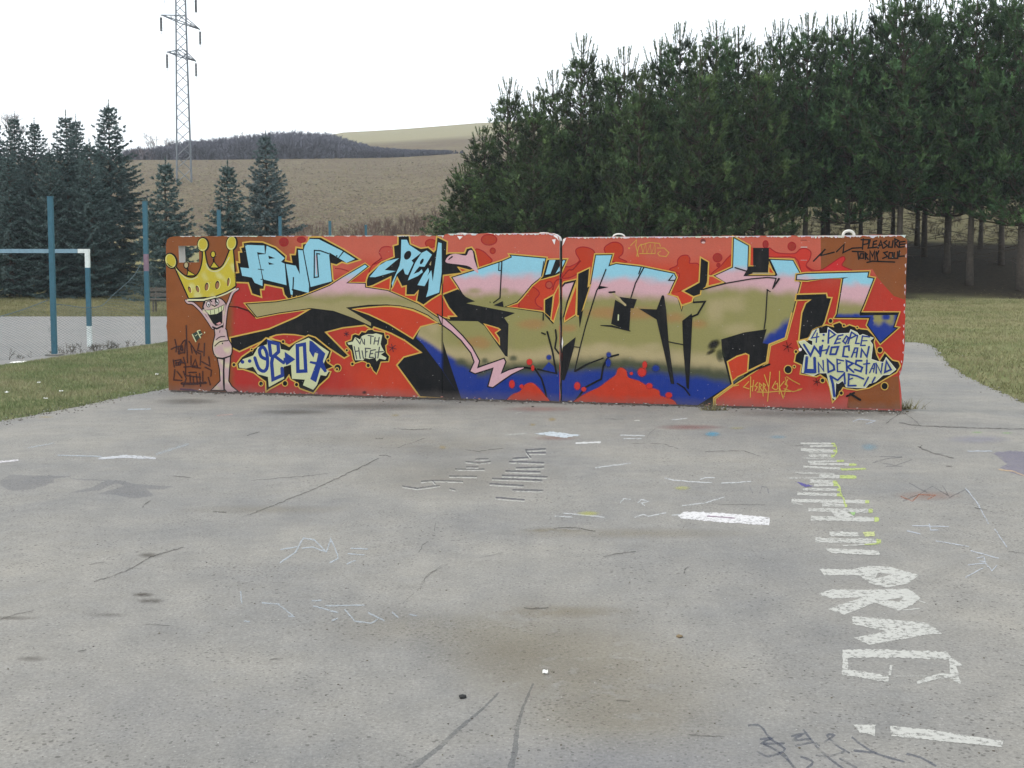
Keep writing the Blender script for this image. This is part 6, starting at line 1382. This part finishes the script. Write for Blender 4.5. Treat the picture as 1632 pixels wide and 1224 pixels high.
# clods and dry tufts of the ploughed field
rr = np.random.default_rng(123); n = 42000
d = 1.0 / rr.uniform(1 / 215.0, 1 / 64.0, n); U = rr.uniform(-0.46, -0.02, n); X = U * d; k = (fnoise(X, d, 6.0, 4.0) + rr.normal(0, 0.3, n)) > -0.25
X, d = X[k], d[k]; n = len(X); Z = terrain_z(X, d) - 0.03; h = rr.uniform(0.03, 0.10, n) * (0.7 + d / 200); w = h * rr.uniform(0.8, 2.2, n)
b = np.stack([X, d, Z], 1); a = rr.uniform(0, 6.28, n); V = []
for j in range(3): V.append(b + np.stack([np.cos(a + 2.1 * j) * w, np.sin(a + 2.1 * j) * w, np.zeros(n)], 1))
V.append(b + np.stack([rr.normal(0, 0.3, n) * w, rr.normal(0, 0.3, n) * w, h], 1))
V = np.stack(V, 1).reshape(-1, 3); i4 = np.arange(n) * 4
T = np.concatenate([np.stack([i4 + x, i4 + y, i4 + 3], 1) for x, y in ((0, 1), (1, 2), (2, 0))])
pal = np.array([(0.088, 0.068, 0.052), (0.108, 0.086, 0.062), (0.130, 0.108, 0.072), (0.150, 0.128, 0.076), (0.115, 0.108, 0.062)])
C = np.c_[pal[rr.integers(0, 5, n)] * rr.uniform(0.8, 1.2, (n, 1)), np.ones(n)]
tag(mesh_np('field_clods', V, T, M['bits'], np.repeat(C, 4, 0)), 'rough clods and dry tufts over the brown ploughed hillside', kind='stuff')
# undergrowth on the bank behind the pines
pts = []; hs = []
for k in range(330):
    px = rr.uniform(880, 1660); dd = rr.uniform(57, 72); pts.append(((px - 816) / F_PX * dd, dd)); hs.append(rr.uniform(0.4, 1.5))
thicket('undergrowth', pts, hs, 140, (0.110, 0.090, 0.060), 'brown scrub on the bank behind the pine trunks', 3, (3, 4), 0.55, 0.012, 0.006)
# dry weeds along the court's edge
pts = []; hs = []
for k in range(70):
    t = rr.random(); i = rr.integers(0, 2); A, B = ([P0] + P)[i], ([P0] + P)[i + 1]; pts.append((A[0] + (B[0] - A[0]) * t - 0.1 + rr.normal(0, 0.12), A[1] + (B[1] - A[1]) * t)); hs.append(rr.uniform(0.15, 0.55))
thicket('dry_weeds', pts, hs, 170, (0.10, 0.085, 0.065), 'thin dry weeds along the foot of the court fence', 3, (2, 3), 0.6, 0.010, 0.003)
def weed(px, py, label, n, seed, hh=0.10):
    q = ground_at(px, py); r = np.random.default_rng(seed); V = []; T = []; C = []
    for k in range(n):
        a = r.uniform(0, 6.28); o = np.array([q[0] + r.normal(0, 0.07), q[1] + r.normal(0, 0.02), 0.0]); l = hh * r.uniform(0.4, 1.1); s = np.array([math.cos(a), math.sin(a), 0]) * 0.005
        t = o + np.array([r.normal(0, 0.07), r.normal(0, 0.04), l]); i = len(V); V += [o - s, o + s, t]; T.append((i, i + 1, i + 2)); c = np.array([0.20, 0.18, 0.09]) * r.uniform(0.5, 1.3); C += [np.r_[c, 1]] * 3
    tag(mesh_np('weed_tuft', np.array(V), np.array(T), M['blades'], np.array(C)), label, 'weed')
weed(1138, 654, 'dry grass tuft at the wall foot right of the red flames', 90, 1)
weed(1444, 652, 'dry twiggy tuft at the right end of the wall foot', 70, 2, 0.13)
# ------------------------------------------------------------------ the air: thin bright haze over the whole place
hm = bpy.data.materials.new('haze'); hm.use_nodes = True; hm.node_tree.nodes.clear()
ho = hm.node_tree.nodes.new('ShaderNodeOutputMaterial'); hv = hm.node_tree.nodes.new('ShaderNodeVolumePrincipled')
hv.inputs['Color'].default_value = (0.86, 0.93, 1.0, 1); hv.inputs['Density'].default_value = 0.00040; hv.inputs['Anisotropy'].default_value = 0.0
hm.node_tree.links.new(hv.outputs[0], ho.inputs['Volume'])
x0, x1, y0, y1 = GX.min() - 5, GX.max() + 5, GY.min() - 5, GY.max() + 5; z0, z1 = GZ.min() - 1.0, max(GZ.max(), z_g + Hp) + 3
mb = MB(); mb.box(((x0 + x1) / 2, (y0 + y1) / 2, (z0 + z1) / 2), (x1 - x0, y1 - y0, z1 - z0))
tag(mb.build('haze', hm), 'thin pale bluish haze in the air', kind='stuff')
